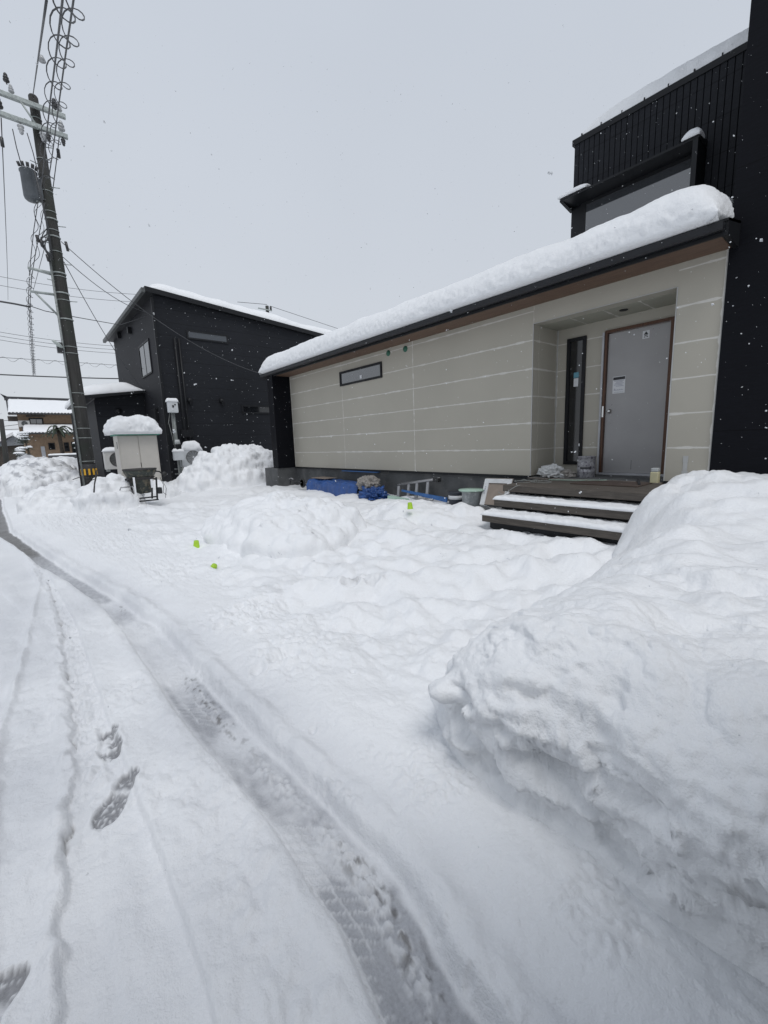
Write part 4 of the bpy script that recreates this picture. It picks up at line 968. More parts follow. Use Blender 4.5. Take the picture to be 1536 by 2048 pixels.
loaf('snow_cap', 'thin snow cap on the upper white meter box', 4.24, 4.62, 16.64, 16.86, 3.24, .11, .06, .06, res=.02, noise=.008, seed=19, parent=mp_)
loaf('snow_cap', 'snow cap on the lower white junction box', 4.25, 4.61, 16.54, 16.78, 1.46, .10, .08, .07, res=.02, noise=.02, ns=6, seed=20, parent=mp_)
# storage cabinet
cb = empty('storage_cabinet', (2.95, 15.5, .3), 'beige metal storage cabinet with green top edge before the left house', 'cabinet')
zt = 2.02
MB().box(2.40, 3.52, 15.5, 16.25, .25, zt).build('cabinet_body', 'cabinet_beige', cb, .008)
d1 = MB().box(2.44, 2.955, 15.475, 15.498, .32, zt-.02).build('door', 'cabinet_beige', cb, .006)
d2 = MB().box(2.975, 3.48, 15.475, 15.498, .32, zt-.02).build('door', 'cabinet_beige', cb, .006)
b_ = MB(); b_.box(2.965-.008, 2.965+.008, 15.47, 15.476, 1.0, 1.15); sub(b_, 'handle', 'rubber', d1)
MB().box(2.34, 3.60, 15.42, 16.33, zt, zt+.13).build('top_rim', 'cabinet_green', cb, .012)
b_ = MB()
for k in range(6): b_.box(2.392, 2.399, 15.62, 15.72, 1.62+k*.035, 1.64+k*.035)
b_.build('vent_slots', 'print_black', cb)
loaf('snow_cap', 'thick rounded snow cap on the beige storage cabinet', 2.20, 3.64, 15.26, 16.5, zt+.135, .46, .36, .34, res=.022, noise=.05, ns=2.6, tuck=42, seed=22, pitted=.014, parent=cb)
# concrete mixer
cm = empty('concrete_mixer', (2.36, 12.6, .3), 'dark green concrete mixer with an open drum on a black tube frame', 'mixer')
Mc = (2.36, 12.6, .36)
MB().lathe([(0, .06), (.19, .06), (.21, .08), (.25, .42), (.32, .50), (.375, .60), (.39, .68), (.375, .69), (.36, .67), (.34, .60), (.30, .50), (.1, .40), (0, .40)], Mc, 30).build('drum', 'mixer_green', cm)
MB().lathe([(.385, .665), (.40, .672), (.40, .70), (.385, .705), (.37, .69)], Mc, 30).build('drum_rim', 'rusty_dark', cm)
b_ = MB(); b_.lathe([(.275, .42), (.285, .425), (.335, .475), (.325, .49)], Mc, 30); b_.build('gear_ring', 'rusty_dark', cm)
lumpd = MB().lathe([(0, .645), (.2, .635), (.355, .615)], Mc, 24); lumpd.build('dried_mortar', 'rusty_dark', cm)
x, y, z = Mc
b_ = MB()
b_.tube([(x-.30, y-.24, z+.45), (x-.25, y-.28, z-.14)], .022, 8); b_.tube([(x+.32, y-.22, z+.46), (x+.27, y-.28, z-.14)], .022, 8)
b_.tube([(x-.30, y+.26, z+.45), (x-.25, y+.30, z-.14)], .022, 8); b_.tube([(x+.32, y+.26, z+.45), (x+.27, y+.30, z-.14)], .022, 8)
b_.tube([(x-.27, y-.30, z-.05), (x+.29, y-.30, z-.04)], .018, 8); b_.tube([(x-.27, y-.33, z-.12), (x+.29, y-.33, z-.12)], .018, 8)
b_.tube([(x-.30, y-.24, z+.40), (x-.28, y+.27, z+.42)], .02, 8); b_.tube([(x+.32, y-.24, z+.40), (x+.32, y+.27, z+.42)], .02, 8)
b_.build('frame', 'black_metal', cm)
b_ = MB(); b_.box(x-.235, x-.195, y-.32, y-.28, z+.03, z+.50); b_.box(x+.16, x+.21, y-.31, y-.27, z+.20, z+.42); b_.build('snow_lined_strut', 'snow_m', cm)
b_ = MB(); b_.tube([(x-.28, y-.30, z+.27), (x-.52, y-.30, z+.27), (x-.55, y-.30, z+.20), (x-.52, y-.30, z+.14), (x-.28, y-.30, z+.16)], .018, 8); b_.build('handle', 'alu', cm)
b_ = MB(); b_.box(x+.33, x+.42, y-.25, y-.05, z+.02, z+.18); b_.tube([(x+.33, y-.2, z+.62), (x+.42, y-.2, z+.60), (x+.50, y-.2, z+.52)], .018, 8); b_.build('motor', 'riser_black', cm)
MB().lathe([(0, -.02), (.055, -.02), (.065, 0), (.055, .02), (0, .02)], (x+.52, y-.24, z+.53), 18, axis='Y').build('crank_wheel', 'rubber', cm)
b_ = MB(); b_.tube([(x+.40, y-.28, z+.45), (x+.46, y-.28, z+.25), (x+.43, y-.28, z+.05), (x+.50, y-.28, z-.02)], .007, 6); b_.tube([(x+.44, y-.26, z+.40), (x+.52, y-.27, z+.15), (x+.47, y-.28, z-.1)], .006, 6); b_.build('power_cord', 'rubber', cm)
# snow-dusted tool poking from the pile
b_ = MB(); pb = Vector(ony(188, 985, 11.95))
b_.tube([pb, pb+Vector((.03, 0, .18)), pb+Vector((.10, .05, .40)), pb+Vector((.12, .05, .52))], [.018, .014, .02, .01], 8)
tag(b_.build('snowy_branch', 'rusty_dark', None), 'dark snow-dusted stick poking out of the pile left of the mixer', 'stick')
b_ = MB(); b_.tube([pb+Vector((-.36, .1, .33)), pb+Vector((-.20, .1, .38)), pb+Vector((-.05, .08, .36)), pb+Vector((-.12, .06, .27)), pb+Vector((.05, .05, .3))], .010, 6)
tag(b_.build('wire_loop', 'rusty_dark', None), 'bent thin dark wire poking out of the pile left of the mixer', 'wire')

# ------------------------------------------------------------------ UTILITY POLE
PX, PY = 1.33, 13.4
S = 13.4/11.6
def pp(px, py, dy=0): v = ony(px, py, PY+dy); return Vector(v)
up_ = empty('utility_pole', (PX, PY, 0), 'dark concrete utility pole with crossarms, transformer and step bolts', 'utility pole')
ztop = pp(62, 190)[2]
def prad(z): return .182-.09*z/ztop
MB().tube([(PX, PY, -.3), (PX, PY, ztop*.33), (PX, PY, ztop*.66), (PX, PY, ztop-.03), (PX, PY, ztop)], [prad(0), prad(ztop*.33), prad(ztop*.66), prad(ztop), prad(ztop)*.8], 20).build('shaft', 'pole_concrete', up_)
def xarm(pL, pR, w_=.045):
    a = pp(*pL, -.16); b = pp(*pR, -.16); zc = (a.z+b.z)/2
    ob = MB().box(a.x-1.0, b.x, PY-.21, PY-.21+2*w_, zc-w_, zc+w_).build('crossarm', 'arm_steel', up_, .006); return ob, a.x, b.x, zc
a1, ax0, ax1, az = xarm((0, 185), (131, 235)); a2, bx0, bx1, bz = xarm((0, 230), (135, 272))
def ins(par, x, y, z, up=1, m='insulator', s=1.0):
    pr_ = [(.0, 0), (.012, 0), (.012, .05), (.05, .05), (.055, .07), (.03, .09), (.045, .10), (.048, .12), (.028, .14), (.035, .15), (.03, .18), (.012, .20), (.0, .20)]
    sub(MB().lathe([(r*s, h*s*up) for r, h in pr_], (x, y, z), 14), 'insulator', m, par)
for x in (ax1-.10, ax0+.20, ax0-.1, ax0-.6): ins(a1, x, PY-.165, az+.045)
for x in (ax1-.18,): ins(a1, x, PY-.165, az+.05, 1, 'insulator_black', 1.3)
for x in (ax0+.14,): ins(a1, x, PY-.165, az+.22, 1, 'insulator_black', 1.1)
for x, m_, s__ in ((bx0+.33, 'insulator', 1.2), (bx0+.82, 'insulator_black', 1.0), (bx1-.48, 'insulator', 1.2), (bx1-.10, 'insulator_black', .9)): ins(a2, x, PY-.165, bz-.045, -1, m_, s__)
ins(a2, bx1-.10, PY-.165, bz+.045, 1, 'insulator', 1.3); ins(a2, bx0+.0, PY-.165, bz+.045, 1, 'insulator_black', 1.5)
b_ = MB(); q_ = pp(28, 205, -.12); e2_ = Vector((PX, PY-.19, bz-.05)); b_.tube([Vector((ax0+.33, PY-.19, az-.03)), e2_], .022, 8); b_.build('arm_brace', 'arm_steel', up_)
# transformer
tx, tz0, tz1 = pp(62, 370).x-.02, pp(68, 405).z, pp(58, 342).z
tr = MB().lathe([(0, tz0-.02), (.11, tz0), (.14, tz0+.03), (.155, tz0+.08), (.155, tz1-.08), (.17, tz1-.07), (.17, tz1-.04), (.12, tz1), (0, tz1+.01)], (tx, PY-.05, 0), 24).build('transformer', 'transformer_grey', up_)
b_ = MB()
for k in range(5): a = -2.6+k*.5; b_.tube([(tx+.17*math.cos(a), PY-.05+.17*math.sin(a), tz1-.02), (tx+.2*math.cos(a), PY-.05+.2*math.sin(a), tz1+.06)], .03, 8)
sub(b_, 'bushing', 'insulator_black', tr)
b_ = MB()
for k in range(7): a = -.2+k*.28; b_.box(-.0, .07, -.008, .008, tz0+.08, tz1-.12, Matrix.Translation((tx+.152*math.cos(a), PY-.05+.152*math.sin(a), 0)) @ Matrix.Rotation(a, 4, 'Z'))
sub(b_, 'cooling_fins', 'transformer_grey', tr)
b_ = MB(); b_.box(tx+.1, PX, PY-.06, PY-.02, tz0+.12, tz0+.16); b_.box(tx+.1, PX, PY-.06, PY-.02, tz1-.18, tz1-.14); sub(b_, 'bracket', 'arm_steel', tr)
# bands and step bolts
rg = random.Random(3)
for py in (238, 320, 384, 425, 440, 462, 475, 505, 548, 555, 588, 602, 640, 695, 708, 787, 815, 857, 876, 922):
    z = pp(62+(py-190)*.157, py, 0).z; r = prad(z)+.004; big = py in (440, 548, 588, 640, 475)
    MB().tube([(PX+(r)*math.cos(a), PY+r*math.sin(a), z) for a in np.linspace(0, 2*math.pi, 25)], .016 if big else .007, 6, caps=False).build('band', 'arm_steel', up_)
for i, z in enumerate(np.arange(5.2, ztop-.6, .42)):
    s_ = 1 if i % 2 == 0 else -1; r = prad(z); a_ = -.5 if s_ > 0 else math.pi+.5
    MB().tube([(PX+r*.8*math.cos(a_), PY+r*.8*math.sin(a_), z), (PX+(r+.17)*math.cos(a_), PY+(r+.17)*math.sin(a_), z-.01)], .010, 6).build('step_bolt', 'arm_steel', up_)
# side brackets toward the road
k1 = pp(55, 538); MB().tube([(PX-.15, PY-.1, pp(107, 551).z), (k1.x, PY-.1, k1.z)], [.045, .028], 8).build('bracket_arm', 'arm_steel', up_)
k2 = pp(60, 585); b_ = MB(); b_.tube([(PX-.15, PY-.1, pp(112, 592).z), (k2.x, PY-.1, k2.z)], .03, 8); b_.tube([(PX-.15, PY-.1, pp(120, 634).z), (k2.x+.08, PY-.1, k2.z)], .024, 8); b_.build('bracket_arm', 'arm_steel', up_)
# closure and cable clutter
b_ = MB()
rg = random.Random(8)
zj = pp(105, 480).z
for k in range(7):
    a0 = Vector((PX-.1, PY-.18, zj+rg.uniform(-.1, .35))); m0 = Vector((PX-.42+rg.uniform(-.08, .1), PY-.2, zj+rg.uniform(-.35, .05))); a3 = Vector((PX-.1, PY-.2, zj-.5+rg.uniform(-.06, .1)))
    b_.tube([a0.lerp(m0, t)*(1-t)+m0.lerp(a3, t)*t for t in np.linspace(0, 1, 9)], .012, 6)
b_.tube([(tx+.1, PY-.28, tz1-.1), (tx+.16, PY-.26, tz0), (tx+.2, PY-.2, tz0-.6), (PX-.1, PY-.15, tz0-1.1)], .020, 6)
b_.build('cable_loops', 'wire_black', up_)
for dx_, dz_ in ((-.34, -.12), (-.28, -.2), (-.2, -.5)): MB().tube([(PX+dx_, PY-.2, zj+dz_+.07), (PX+dx_+.02, PY-.2, zj+dz_-.07)], [.035, .035], 8).build('cable_joint', 'insulator_black', up_)
MB().tube([(PX+.20, PY-.2, zj-.05), (PX+.22, PY-.2, zj-.25)], [.03, .03], 8).build('cable_joint', 'insulator_black', up_)
b_ = MB(); b_.tube([(PX-prad(4)*.9-.01, PY-.12, .3), (PX-prad(4)-.01, PY-.12, zj-.4)], .025, 8); b_.build('conduit', 'galvanised', up_)
b_ = MB(); b_.tube([(PX-prad(0)*.95-.03, PY-.14, .3), (PX-prad(3)*.9-.05, PY-.14, pp(150, 830).z)], .018, 8); b_.build('conduit', 'black_metal', up_)
lp = pp(127, 700); sl1 = pp(104, 686)
st_ = MB().tube([(lp.x, PY-.15, lp.z), Vector((lp.x, PY-.15, lp.z)).lerp(Vector((sl1.x, PY-.3, sl1.z)), .5), (sl1.x, PY-.3, sl1.z)], [.02, .05, .03], 10).build('street_lamp', 'lamp_glass', up_)
MB().box(PX-.28, PX-.16, PY-.2, PY-.05, lp.z-.1, lp.z+.14).build('lamp_box', 'insulator_black', up_, .01)
zw = pp(170, 922).z
b_ = MB(); b_.lathe([(prad(1)+.006, zw-.40), (prad(1)+.012, zw-.40), (prad(1)+.010, zw-.08), (prad(1)+.005, zw-.08)], (PX, PY, 0), 24); b_.build('warning_band', 'riser_black', up_)
b_ = MB()
for k in range(12):
    a = k*math.pi/6; b_.box(0, .014, -.022, .022, zw-.36, zw-.20, Matrix.Translation((PX, PY, 0)) @ Matrix.Rotation(a, 4, 'Z') @ Matrix.Translation((prad(1)+.006, 0, 0)))
b_.build('warning_stripes', 'warn_yellow', up_)

# ------------------------------------------------------------------ wires
def sagline(a, b, sag, n=14):
    a, b = Vector(a), Vector(b); return [a.lerp(b, t)-Vector((0, 0, sag*4*t*(1-t))) for t in np.linspace(0, 1, n+1)]
def wire(pts, r, label, name='power_line', group='overhead lines', m='wire_black'):
    return tag(MB().tube(pts, r, 5).build(name, m, None), label, 'wire', group)
VPd = Vector((-.9, 14, 0)).normalized()
# along the road (toward +y and overhead)
Ptop = Vector((PX, PY, ztop))
A_ = Vector(ony(93, 0, 4.2)); wire(sagline(A_*1.0, Ptop, .0), .009, 'ground wire rising overhead from the very top of the utility pole')
c0 = A_.lerp(Ptop, .55); 
cl_ = pp(84, 118, -4.5); tag(MB().tube([Vector(ony(82, 112, 8.2)), Vector(ony(85, 123, 8.2))], [.03, .045], 8).build('line_clamp', 'insulator', None), 'small pale clamp on the ground wire above the pole top', 'clamp')
xw = pp(4, 290).x
wire(sagline((xw+.05, PY-.2, bz-.1), ony(16, 600, 45), .2), .011, 'conductor at the far left running down from the lower crossarm')
wire([pp(120, 262, -.2), pp(112, 330, .2), pp(104, 392, .5), Vector(ony(88, 500, 18)), Vector(ony(66, 583, 26))], .010, 'conductor leaving the right crossarm end and passing behind the pole')
wire([pp(25, 258, -.2), pp(33, 295, -.2), pp(45, 338, -.15)], .010, 'drop lead from the lower crossarm to the transformer')
wire([pp(54, 266, -.2), pp(66, 305, -.2), pp(80, 362, -.15)], .010, 'drop lead beside the shaft just left of the pole')
tag(MB().lathe([(0, -.11), (.035, -.09), (.035, .09), (0, .11)], pp(4, 284, -.2), 10).build('line_clamp', 'insulator_black', None), 'black sleeve on the far left conductor below the crossarm', 'clamp')
tag(MB().lathe([(0, -.11), (.035, -.09), (.035, .09), (0, .11)], pp(117, 307, .05), 10).build('line_clamp', 'insulator_black', None), 'black sleeve on the conductor right of the pole', 'clamp')
# spiral hanger cables
def spiral(pts, rad, pitch, r, label, seed=0):
    pts = [Vector(p) for p in pts]
    # smooth resample
    L = [0]
    for a, b in zip(pts, pts[1:]): L.append(L[-1]+(b-a).length)
    n = int(L[-1]/pitch*14); core = []; hel = []
    arr = np.array([list(p) for p in pts])
    for i in range(n+1):
        s_ = L[-1]*i/n; p = Vector([float(np.interp(s_, L, arr[:, k])) for k in range(3)])
        q = Vector([float(np.interp(min(s_+.3, L[-1]), L, arr[:, k])-np.interp(max(s_-.3, 0), L, arr[:, k])) for k in range(3)]).normalized()
        u = q.cross(Vector((0, 0, 1))).normalized(); v = u.cross(q)
        a = 2*math.pi*s_/pitch
        hel.append(p+u*math.cos(a)*rad+v*(math.sin(a)*rad-rad*.7)); 
        if i % 14 == 0: core.append(p)
    e_ = empty('hanger_cable', core[0], label, 'wire', 'overhead lines')
    MB().tube(core, r*1.25, 5).build('cable', 'wire_black', e_)
    MB().tube(hel, r*.8, 4).build('spiral', 'wire_black', e_)
kx = k1.x
sp1 = [ony(130, -60, 4.2), ony(125, 0, 4.9), ony(112, 110, 6.6), ony(100, 205, 8.4), ony(91, 290, 10.2), ony(86, 345, 11.6), ony(79, 400, 12.6), ony(72, 450, 13.0)]
spiral(sp1, .085, .86, .008, 'left of the two coil-wrapped cables rising overhead beside the pole top')
sp2 = [ony(155, -60, 4.8), ony(147, 0, 5.5), ony(131, 110, 7.2), ony(118, 205, 9.0), ony(106, 300, 11.2), ony(94, 380, 13.0)]
spiral(sp2, .085, .86, .008, 'right of the two coil-wrapped cables rising overhead beside the pole top')
spiral([ony(76, 405, 12.9), ony(66, 470, 13.2), ony(59, 545, 13.4), ony(57, 600, 15), ony(62, 680, 19), ony(68, 750, 27)], .05, .55, .007, 'coil-wrapped cable descending left of the pole past the bracket arm')
spiral([ony(90, 405, 12.9), ony(78, 470, 13.3), ony(64, 545, 13.6), ony(60, 600, 15.3), ony(65, 680, 19.4), ony(69, 750, 27)], .05, .60, .007, 'second coil-wrapped cable close to the pole bracket arms')
# crossing lines far behind
for i, (pL, pR, r) in enumerate((((-40, 545), (300, 590), .017), ((-40, 563), (300, 605), .017), ((-40, 657), (300, 695), .017), ((-40, 665), (300, 702), .017), ((-40, 673), (300, 709), .017))):
    wire(sagline(ony(*pL, 47), ony(*pR, 47), .3), r, ['uppermost crossing line in the sky behind the pole', 'second crossing line from the top behind the pole', 'upper of three close lines at mid height behind the pole', 'middle of three close lines at mid height behind the pole', 'lower of three close lines at mid height behind the pole'][i])
spiral([ony(-40, 712, 46), ony(110, 722, 46), ony(300, 735, 46)], .16, 1.1, .014, 'wavy wrapped line crossing low behind the pole')
b_ = MB(); b_.tube(sagline(ony(-40, 747, 27), ony(300, 758, 27), .05), .03, 6); wl = b_.build('cable_bundle', 'wire_black', None); tag(wl, 'thick dark cable bundle, lowest of the crossing lines', 'wire', 'overhead lines')
wire([Vector(ony(-20, 600, 14)), pp(0, 603, .6), pp(30, 608, .4), pp(60, 614, .2)], .022, 'short dark messenger cable reaching the bracket from the left edge')
wire([pp(60, 612, .2), pp(90, 622, .5), Vector(ony(150, 634, 14.5)), Vector(ony(240, 650, 16)), Vector((XC-.06, YC-.04, 6.35))], .010, 'cable from the bracket arm to the corner insulator of the left house')
# service drops
Pj = Vector((PX+.12, PY-.10, pp(125, 487).z))
wire(sagline(Pj, (6.24, 12.9, 3.75), .45, 20), .009, 'long service drop from the pole down to the grey-green house eave', 'service_drop')
wire(sagline(Pj-Vector((0, 0, .35)), (XC-.06, YC-.04, 6.35), .25), .009, 'service drop from the pole to the left house corner insulator', 'service_drop')
wire(sagline(Pj-Vector((0, 0, .45)), onx(305, 800, XC-.1), .35), .009, 'steep service drop from the pole down to the meter on the left house', 'service_drop')
# pole behind the left roof
bp_ = empty('utility_pole', Vector(ony(535, 640, 40))-Vector((0, 0, 12)), 'distant pole top showing above the left house roof', 'utility pole')
t0 = Vector(ony(534, 612, 40)); b_ = MB(); b_.tube([(t0.x, t0.y, 0), t0+Vector((0, 0, 0))], .16, 10); b_.build('shaft', 'pole_concrete', bp_)
b_ = MB(); b_.box(t0.x-1.0, t0.x+.4, t0.y-.2, t0.y-.1, t0.z-.45, t0.z-.35); b_.build('crossarm', 'arm_steel', bp_)
b_ = MB(); b_.lathe([(0, 0), (.1, 0), (.1, .3), (0, .3)], (t0.x+.3, t0.y-.15, t0.z-.35), 10); b_.build('insulator', 'insulator_black', bp_)
wire([ony(475, 604, 40), ony(534, 609, 40)], .022, 'short line left of the distant pole top above the left roof')
wire([ony(540, 612, 40), ony(600, 632, 40), ony(690, 662, 40)], .022, 'line sloping right from the distant pole top')

# ------------------------------------------------------------------ TAN HOUSE
TY = 58.0
th = empty('house', (3, TY, 0), 'tan two storey house with snow covered tile roofs in the distance', 'house')
def tp(px, py, y=TY): return ony(px, py, y)
eL = tp(38, 832); eR = tp(172, 838); lowz = tp(85, 850)[2]
xl = tp(36, 840)[0]; xr = xl+9.5
zE = tp(60, 828)[2]; zRidge = tp(60, 797, TY+2.6)[2]; zL1 = tp(85, 851)[2]; zL2 = tp(85, 868)[2]
MB().box(xl, xr, TY, TY+7, zL2, zE+.1).build('wall', 'tan_wall', th)
xl2 = tp(48, 880, TY-1.2)[0]
MB().box(xl2, xr+1, TY-1.2, TY+7, 0, zL2+.2).build('wall', 'tan_wall', th)
def tiled(x0, x1, y0, y1, z0, z1, name='roof'):
    b = MB(); n = int((x1-x0)/.28)
    b.prism([(x0, y0, z0-.12), (x0, y0, z0), (x0, y1, z1), (x0, y1, z1-.15)], (x1-x0, 0, 0))
    for k in range(n): b.lathe([(.11, -.02), (.11, .25)], (x0+.14+k*.28, y0, z0+.0), 8, axis='Y')
    return b.build(name, 'tile_black', th)
ox = tp(20, 822)[0]-.2
tiled(ox, xr+.8, TY-1.0, TY+2.6, zE, zRidge-.2); MB().box(ox-.1, xr+.9, TY+2.4, TY+2.9, zRidge-.25, zRidge+.12).build('ridge', 'tile_black', th)
b_ = MB(); b_.prism([(ox-.1, TY+2.4, zRidge), (ox-.35, TY+2.4, zRidge+.4), (ox+.2, TY+2.4, zRidge+.1)], (0, .4, 0)); b_.build('ridge_end', 'tile_black', th)
tiled(ox+.9, xr+1.5, TY-2.6, TY-.1, zL2, zL1); MB().box(ox+.8, xr+1.6, TY-.3, TY+.0, zL1-.05, zL1+.18).build('ridge', 'timber_dark', th)
loaf('roof_snow', 'snow on the upper tiled roof of the tan house', ox, xr+.9, TY-1.0, TY+2.5, zE+.05, .2, .3, .35, res=.2, noise=.02, ns=1, tuck=10, seed=50, profile=lambda x, y: (y-TY+1.0)*(zRidge-.25-zE)/3.5, parent=th)
loaf('roof_snow', 'snow on the lower tiled roof of the tan house', ox+.9, xr+1.5, TY-2.6, TY-.2, zL2+.05, .2, .3, .35, res=.2, noise=.02, ns=1, tuck=10, seed=51, profile=lambda x, y: (y-TY+2.6)*(zL1-zL2-.05)/2.4, parent=th)
P1, P2 = tp(57, 836), tp(88, 850); window(P1[0], P2[0], P2[2], P1[2], TY, th, .12, 'glass_sky', .08, 'y', mull=(P1[0]+P2[0])/2)
P1, P2 = tp(52, 832), tp(90, 834); MB().box(P1[0], P2[0], TY-.5, TY-.002, P1[2]-.1, P1[2]+.05).build('window_hood', 'timber_dark', th)
for a, b2 in (((96, 886), (111, 899)), ((127, 885), (140, 903)), ((142, 884), (165, 905))):
    P1, P2 = tp(*a, TY-1.2), tp(*b2, TY-1.2); window(P1[0], P2[0], P2[2], P1[2], TY-1.2, th, .1, 'glass_dark', .06, 'y')
P1, P2 = tp(81, 893, TY-1.2), tp(91, 905, TY-1.2); MB().box(P1[0], P2[0], TY-1.26, TY-1.19, P2[2]-.5, P1[2]).build('door', 'door_trim', th)
P1 = tp(30, 832); MB().box(P1[0]-.6, P1[0]+.5, TY+.3, TY+.5, P1[2]-.5, P1[2]).build('beam', 'timber_dark', th)
P1 = tp(49, 851); ac('air_conditioner', 'small outdoor unit on the lower roof of the tan house', (P1[0], TY-.5, P1[2]-.15), .9, .62, .3, 'outdoor units of the distant house')
# stone garden wall
wz = tp(140, 909, 50)[2]
a_ = tp(96, 908, 50); gw = tag(MB().box(a_[0], 12, 50, 50.3, -.1, wz).build('garden_wall', 'stone_wall', None), 'dark stone garden wall in front of the tan house', 'wall')
loaf('snow_cap', 'thin snow line along the dark stone garden wall', a_[0], 12, 49.95, 50.35, wz, .12, .1, .1, res=.1, noise=.02, seed=52, parent=gw)
# palm
pt = Vector(tp(116, 858, 52)); palm = empty('palm_tree', (pt.x, 52, 0), 'palm tree with drooping fronds in front of the tan house', 'palm tree')
MB().tube([(pt.x+.1, 52, 0), (pt.x+.05, 52, pt.z*.6), (pt.x, 52, pt.z)], [.2, .17, .16], 10).build('trunk', 'palm_bark', palm)
b_ = MB(); rg = random.Random(4)
for k in range(26):
    a = rg.uniform(0, 2*math.pi); L_ = rg.uniform(.9, 1.6); lift = rg.uniform(-.1, .6)
    prev = None
    for j in range(7):
        t = j/6; c = pt+Vector((math.cos(a)*L_*t, math.sin(a)*L_*t, lift*math.sin(t*2.4)-.75*t*t)); sd_ = Vector((-math.sin(a), math.cos(a), 0))*(.16*(1-t*.7))
        if prev is not None:
            b_.add([prev[0]-prev[1], prev[0]+prev[1]*.2, c+sd_*.2, c-sd_-Vector((0, 0, .08))], [(0, 1, 2, 3)]); b_.add([prev[0]+prev[1], prev[0]-prev[1]*.2, c-sd_*.2, c+sd_-Vector((0, 0, .08))], [(0, 1, 2, 3)])
        prev = (c, sd_)
b_.build('crown', 'palm_green', palm)
# cloud-pruned garden tree left of the tan house
def snowytree(px, py, y, hgt, wd, label, seed):
    p = Vector(ony(px, py, y)); p.z = 0; e_ = empty('garden_tree', (p.x, y, 0), label, 'tree', 'snowy garden trees')
    MB().tube([(p.x, y, 0), (p.x+.1, y, hgt*.5), (p.x-.05, y, hgt*.95)], [.12, .09, .04], 8).build('trunk', 'palm_bark', e_)
    rg = random.Random(seed); lf = MB(); sn = MB()
    for k in range(16):
        z = hgt*(.18+.82*rg.random()); r = wd*(1.1-z/hgt)*rg.uniform(.3, 1); a = rg.uniform(0, 6.28); c = Vector((p.x+r*math.cos(a), y+r*math.sin(a), z)); s_ = rg.uniform(.22, .42)
        for q in range(60):
            d = Vector((rg.gauss(0, 1), rg.gauss(0, 1), rg.gauss(0, .5)))*s_*.55; o1 = Vector((rg.uniform(-1, 1), rg.uniform(-1, 1), rg.uniform(-1, 1)))*.09; o2 = Vector((rg.uniform(-1, 1), rg.uniform(-1, 1), rg.uniform(-1, 1)))*.09
            lf.add([c+d, c+d+o1, c+d+o2], [(0, 1, 2)])
        if k % 2 == 0: MB().lathe([(s_*.95, 0), (s_*.8, .10), (s_*.4, .15), (0, .16)], c+Vector((0, 0, s_*.3)), 8).build('snow_clump', 'snow_m', e_)
    lf.build('crown', 'leaf_dark', e_)
snowytree(55, 905, 46, 3.2, .9, 'snow-laden dark garden tree below the left end of the tan house', 3)
snowytree(45, 905, 44, 2.3, .8, 'shorter snow-laden shrub at the left of the garden tree', 6)
snowytree(158, 905, 51, 2.9, 1.0, 'dark snowy shrub right before the tan house near the utility pole', 9)
# far grey house with white gable
gh = empty('house', (-3, 68, 0), 'low grey gabled house at the left edge beyond the garden tree', 'house')
P1, P2, P3 = ony(0, 893, 68), ony(27, 872, 68), ony(50, 889, 68)
MB().box(-6, P3[0], 68, 74, 0, P3[2]).build('wall', 'timber_dark', gh)
b_ = MB(); b_.prism([(P1[0]-.6, 67.6, P3[2]-.2), (P2[0], 67.6, P2[2]), (P3[0]+.5, 67.6, P3[2])], (0, 6, 0)); b_.build('gable', 'grey_house', gh)
b_ = MB(); b_.prism([(P1[0]-1.2, 67.3, P3[2]-.35), (P2[0], 67.3, P2[2]+.1), (P2[0], 67.3, P2[2]+.45), (P1[0]-1.2, 67.3, P3[2]+.0)], (0, 6.6, 0)); b_.build('roof_slope', 'snow_m', gh, label='snow covered roof slope')
h2 = empty('house', (-4, 80, 0), 'far snow roofed house behind the grey gable at the left edge', 'house')
P1, P2 = ony(-60, 858, 80), ony(36, 862, 80)
MB().box(P1[0], P2[0]+2, 80, 86, 0, P2[2]-1.6).build('wall', 'timber_dark', h2)
b_ = MB(); b_.prism([(P1[0], 79.2, P2[2]-1.7), (P1[0], 83, P2[2]+.2), (P1[0], 86.8, P2[2]-1.7)], (P2[0]+2-P1[0], 0, 0)); b_.build('roof', 'snow_m', h2, label='snow covered roof')
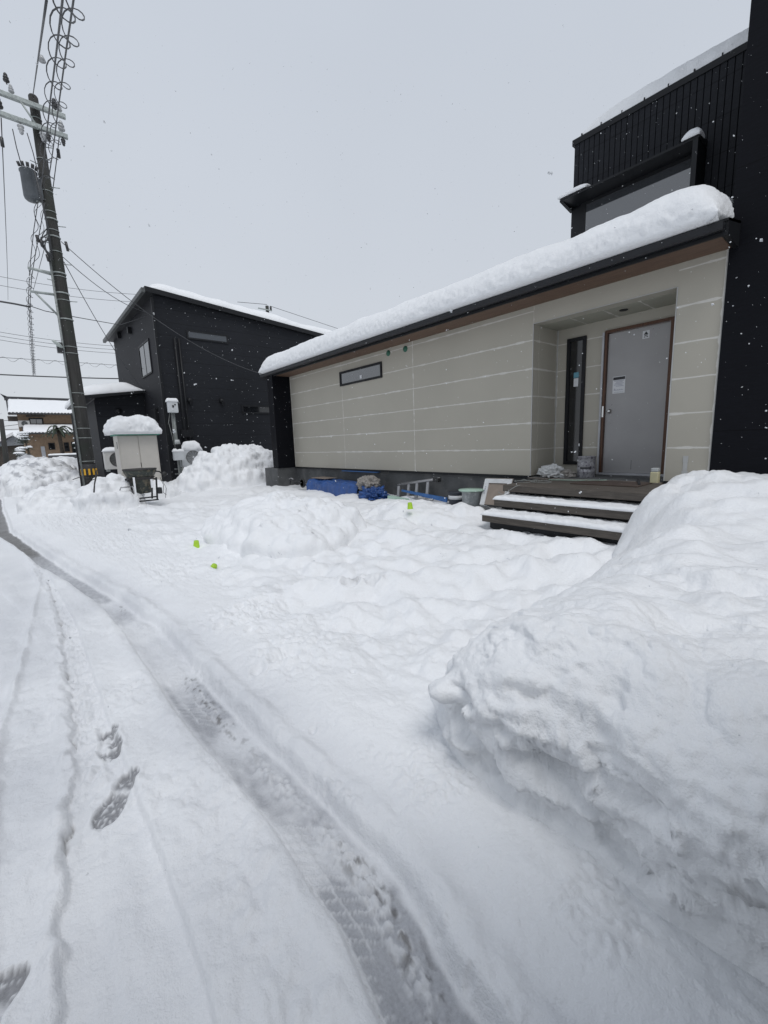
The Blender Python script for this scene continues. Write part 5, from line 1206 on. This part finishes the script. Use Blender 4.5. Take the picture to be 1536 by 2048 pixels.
# left edge leaning pole and lines
lp_ = empty('utility_pole', Vector(ony(8, 905, 38)), 'thin dark pole at the very left edge in front of the far houses', 'utility pole')
a_ = Vector(ony(2, 838, 38)); b_ = MB(); b_.tube([(Vector(ony(9, 910, 38)).x, 38, 0), (a_.x, 38, a_.z)], [.17, .13], 10); b_.build('shaft', 'pole_concrete', lp_)
for i, (l_, r_) in enumerate((((-20, 845), (36, 838)), ((-20, 856), (36, 849)), ((-20, 861), (40, 858)))):
    wire([ony(*l_, 60), ony(*r_, 62)], .025, ['upper', 'middle', 'lower'][i]+' of three thin lines at the far left beside the tan house')
# low buildings and tree line far off
rg = random.Random(12)
b_ = MB()
for k in range(200):
    x = rg.uniform(-80, 90); y = rg.uniform(108, 124); h_ = rg.uniform(2.0, 4.2); s_ = rg.uniform(1, 2.2)
    b_.lathe([(s_, 0), (s_*.9, h_*.5), (s_*.5, h_*.85), (0, h_)], (x, y, 0), 7)
tag(b_.build('distant_woods', 'leaf_dark', None), 'dark far-off line of trees along the horizon', 'woods', kind='stuff')

# ------------------------------------------------------------------ falling snow
rg = random.Random(99); fl = MB()
octv = [(1, 0, 0), (-1, 0, 0), (0, 1, 0), (0, -1, 0), (0, 0, 1), (0, 0, -1)]; octf = [(0, 2, 4), (2, 1, 4), (1, 3, 4), (3, 0, 4), (2, 0, 5), (1, 2, 5), (3, 1, 5), (0, 3, 5)]
for k in range(15000):
    # scattered evenly through the air of the yard, thinning with distance
    a_ = rg.uniform(-.35, 1.75); t = rg.random()**.62*14+.9
    p = Vector((math.sin(a_)*t, math.cos(a_)*t, rg.uniform(.35, 1.0+.85*t)))
    if p.x > 6.0 and p.z < 4.6: continue
    s_ = min(rg.lognormvariate(math.log(.0019), .5), .008)
    for q in range(1 if s_ < .0045 else 3):
        c = p+Vector((rg.gauss(0, 1), rg.gauss(0, 1), rg.gauss(0, 1)))*s_*.8*(q > 0)
        M_ = Matrix.Rotation(rg.uniform(0, 6), 3, 'X') @ Matrix.Rotation(rg.uniform(0, 6), 3, 'Z')
        fl.add([c+(M_ @ Vector(v))*s_*rg.uniform(.5, 1.2) for v in octv], octf)
me = bpy.data.meshes.new('falling_snow'); me.from_pydata(fl.v, [], fl.f); me.materials.append(MATS['flake'])
o = bpy.data.objects.new('falling_snow', me); COL.objects.link(o); tag(o, 'light snowflakes falling through the whole scene', 'snowfall', kind='stuff')
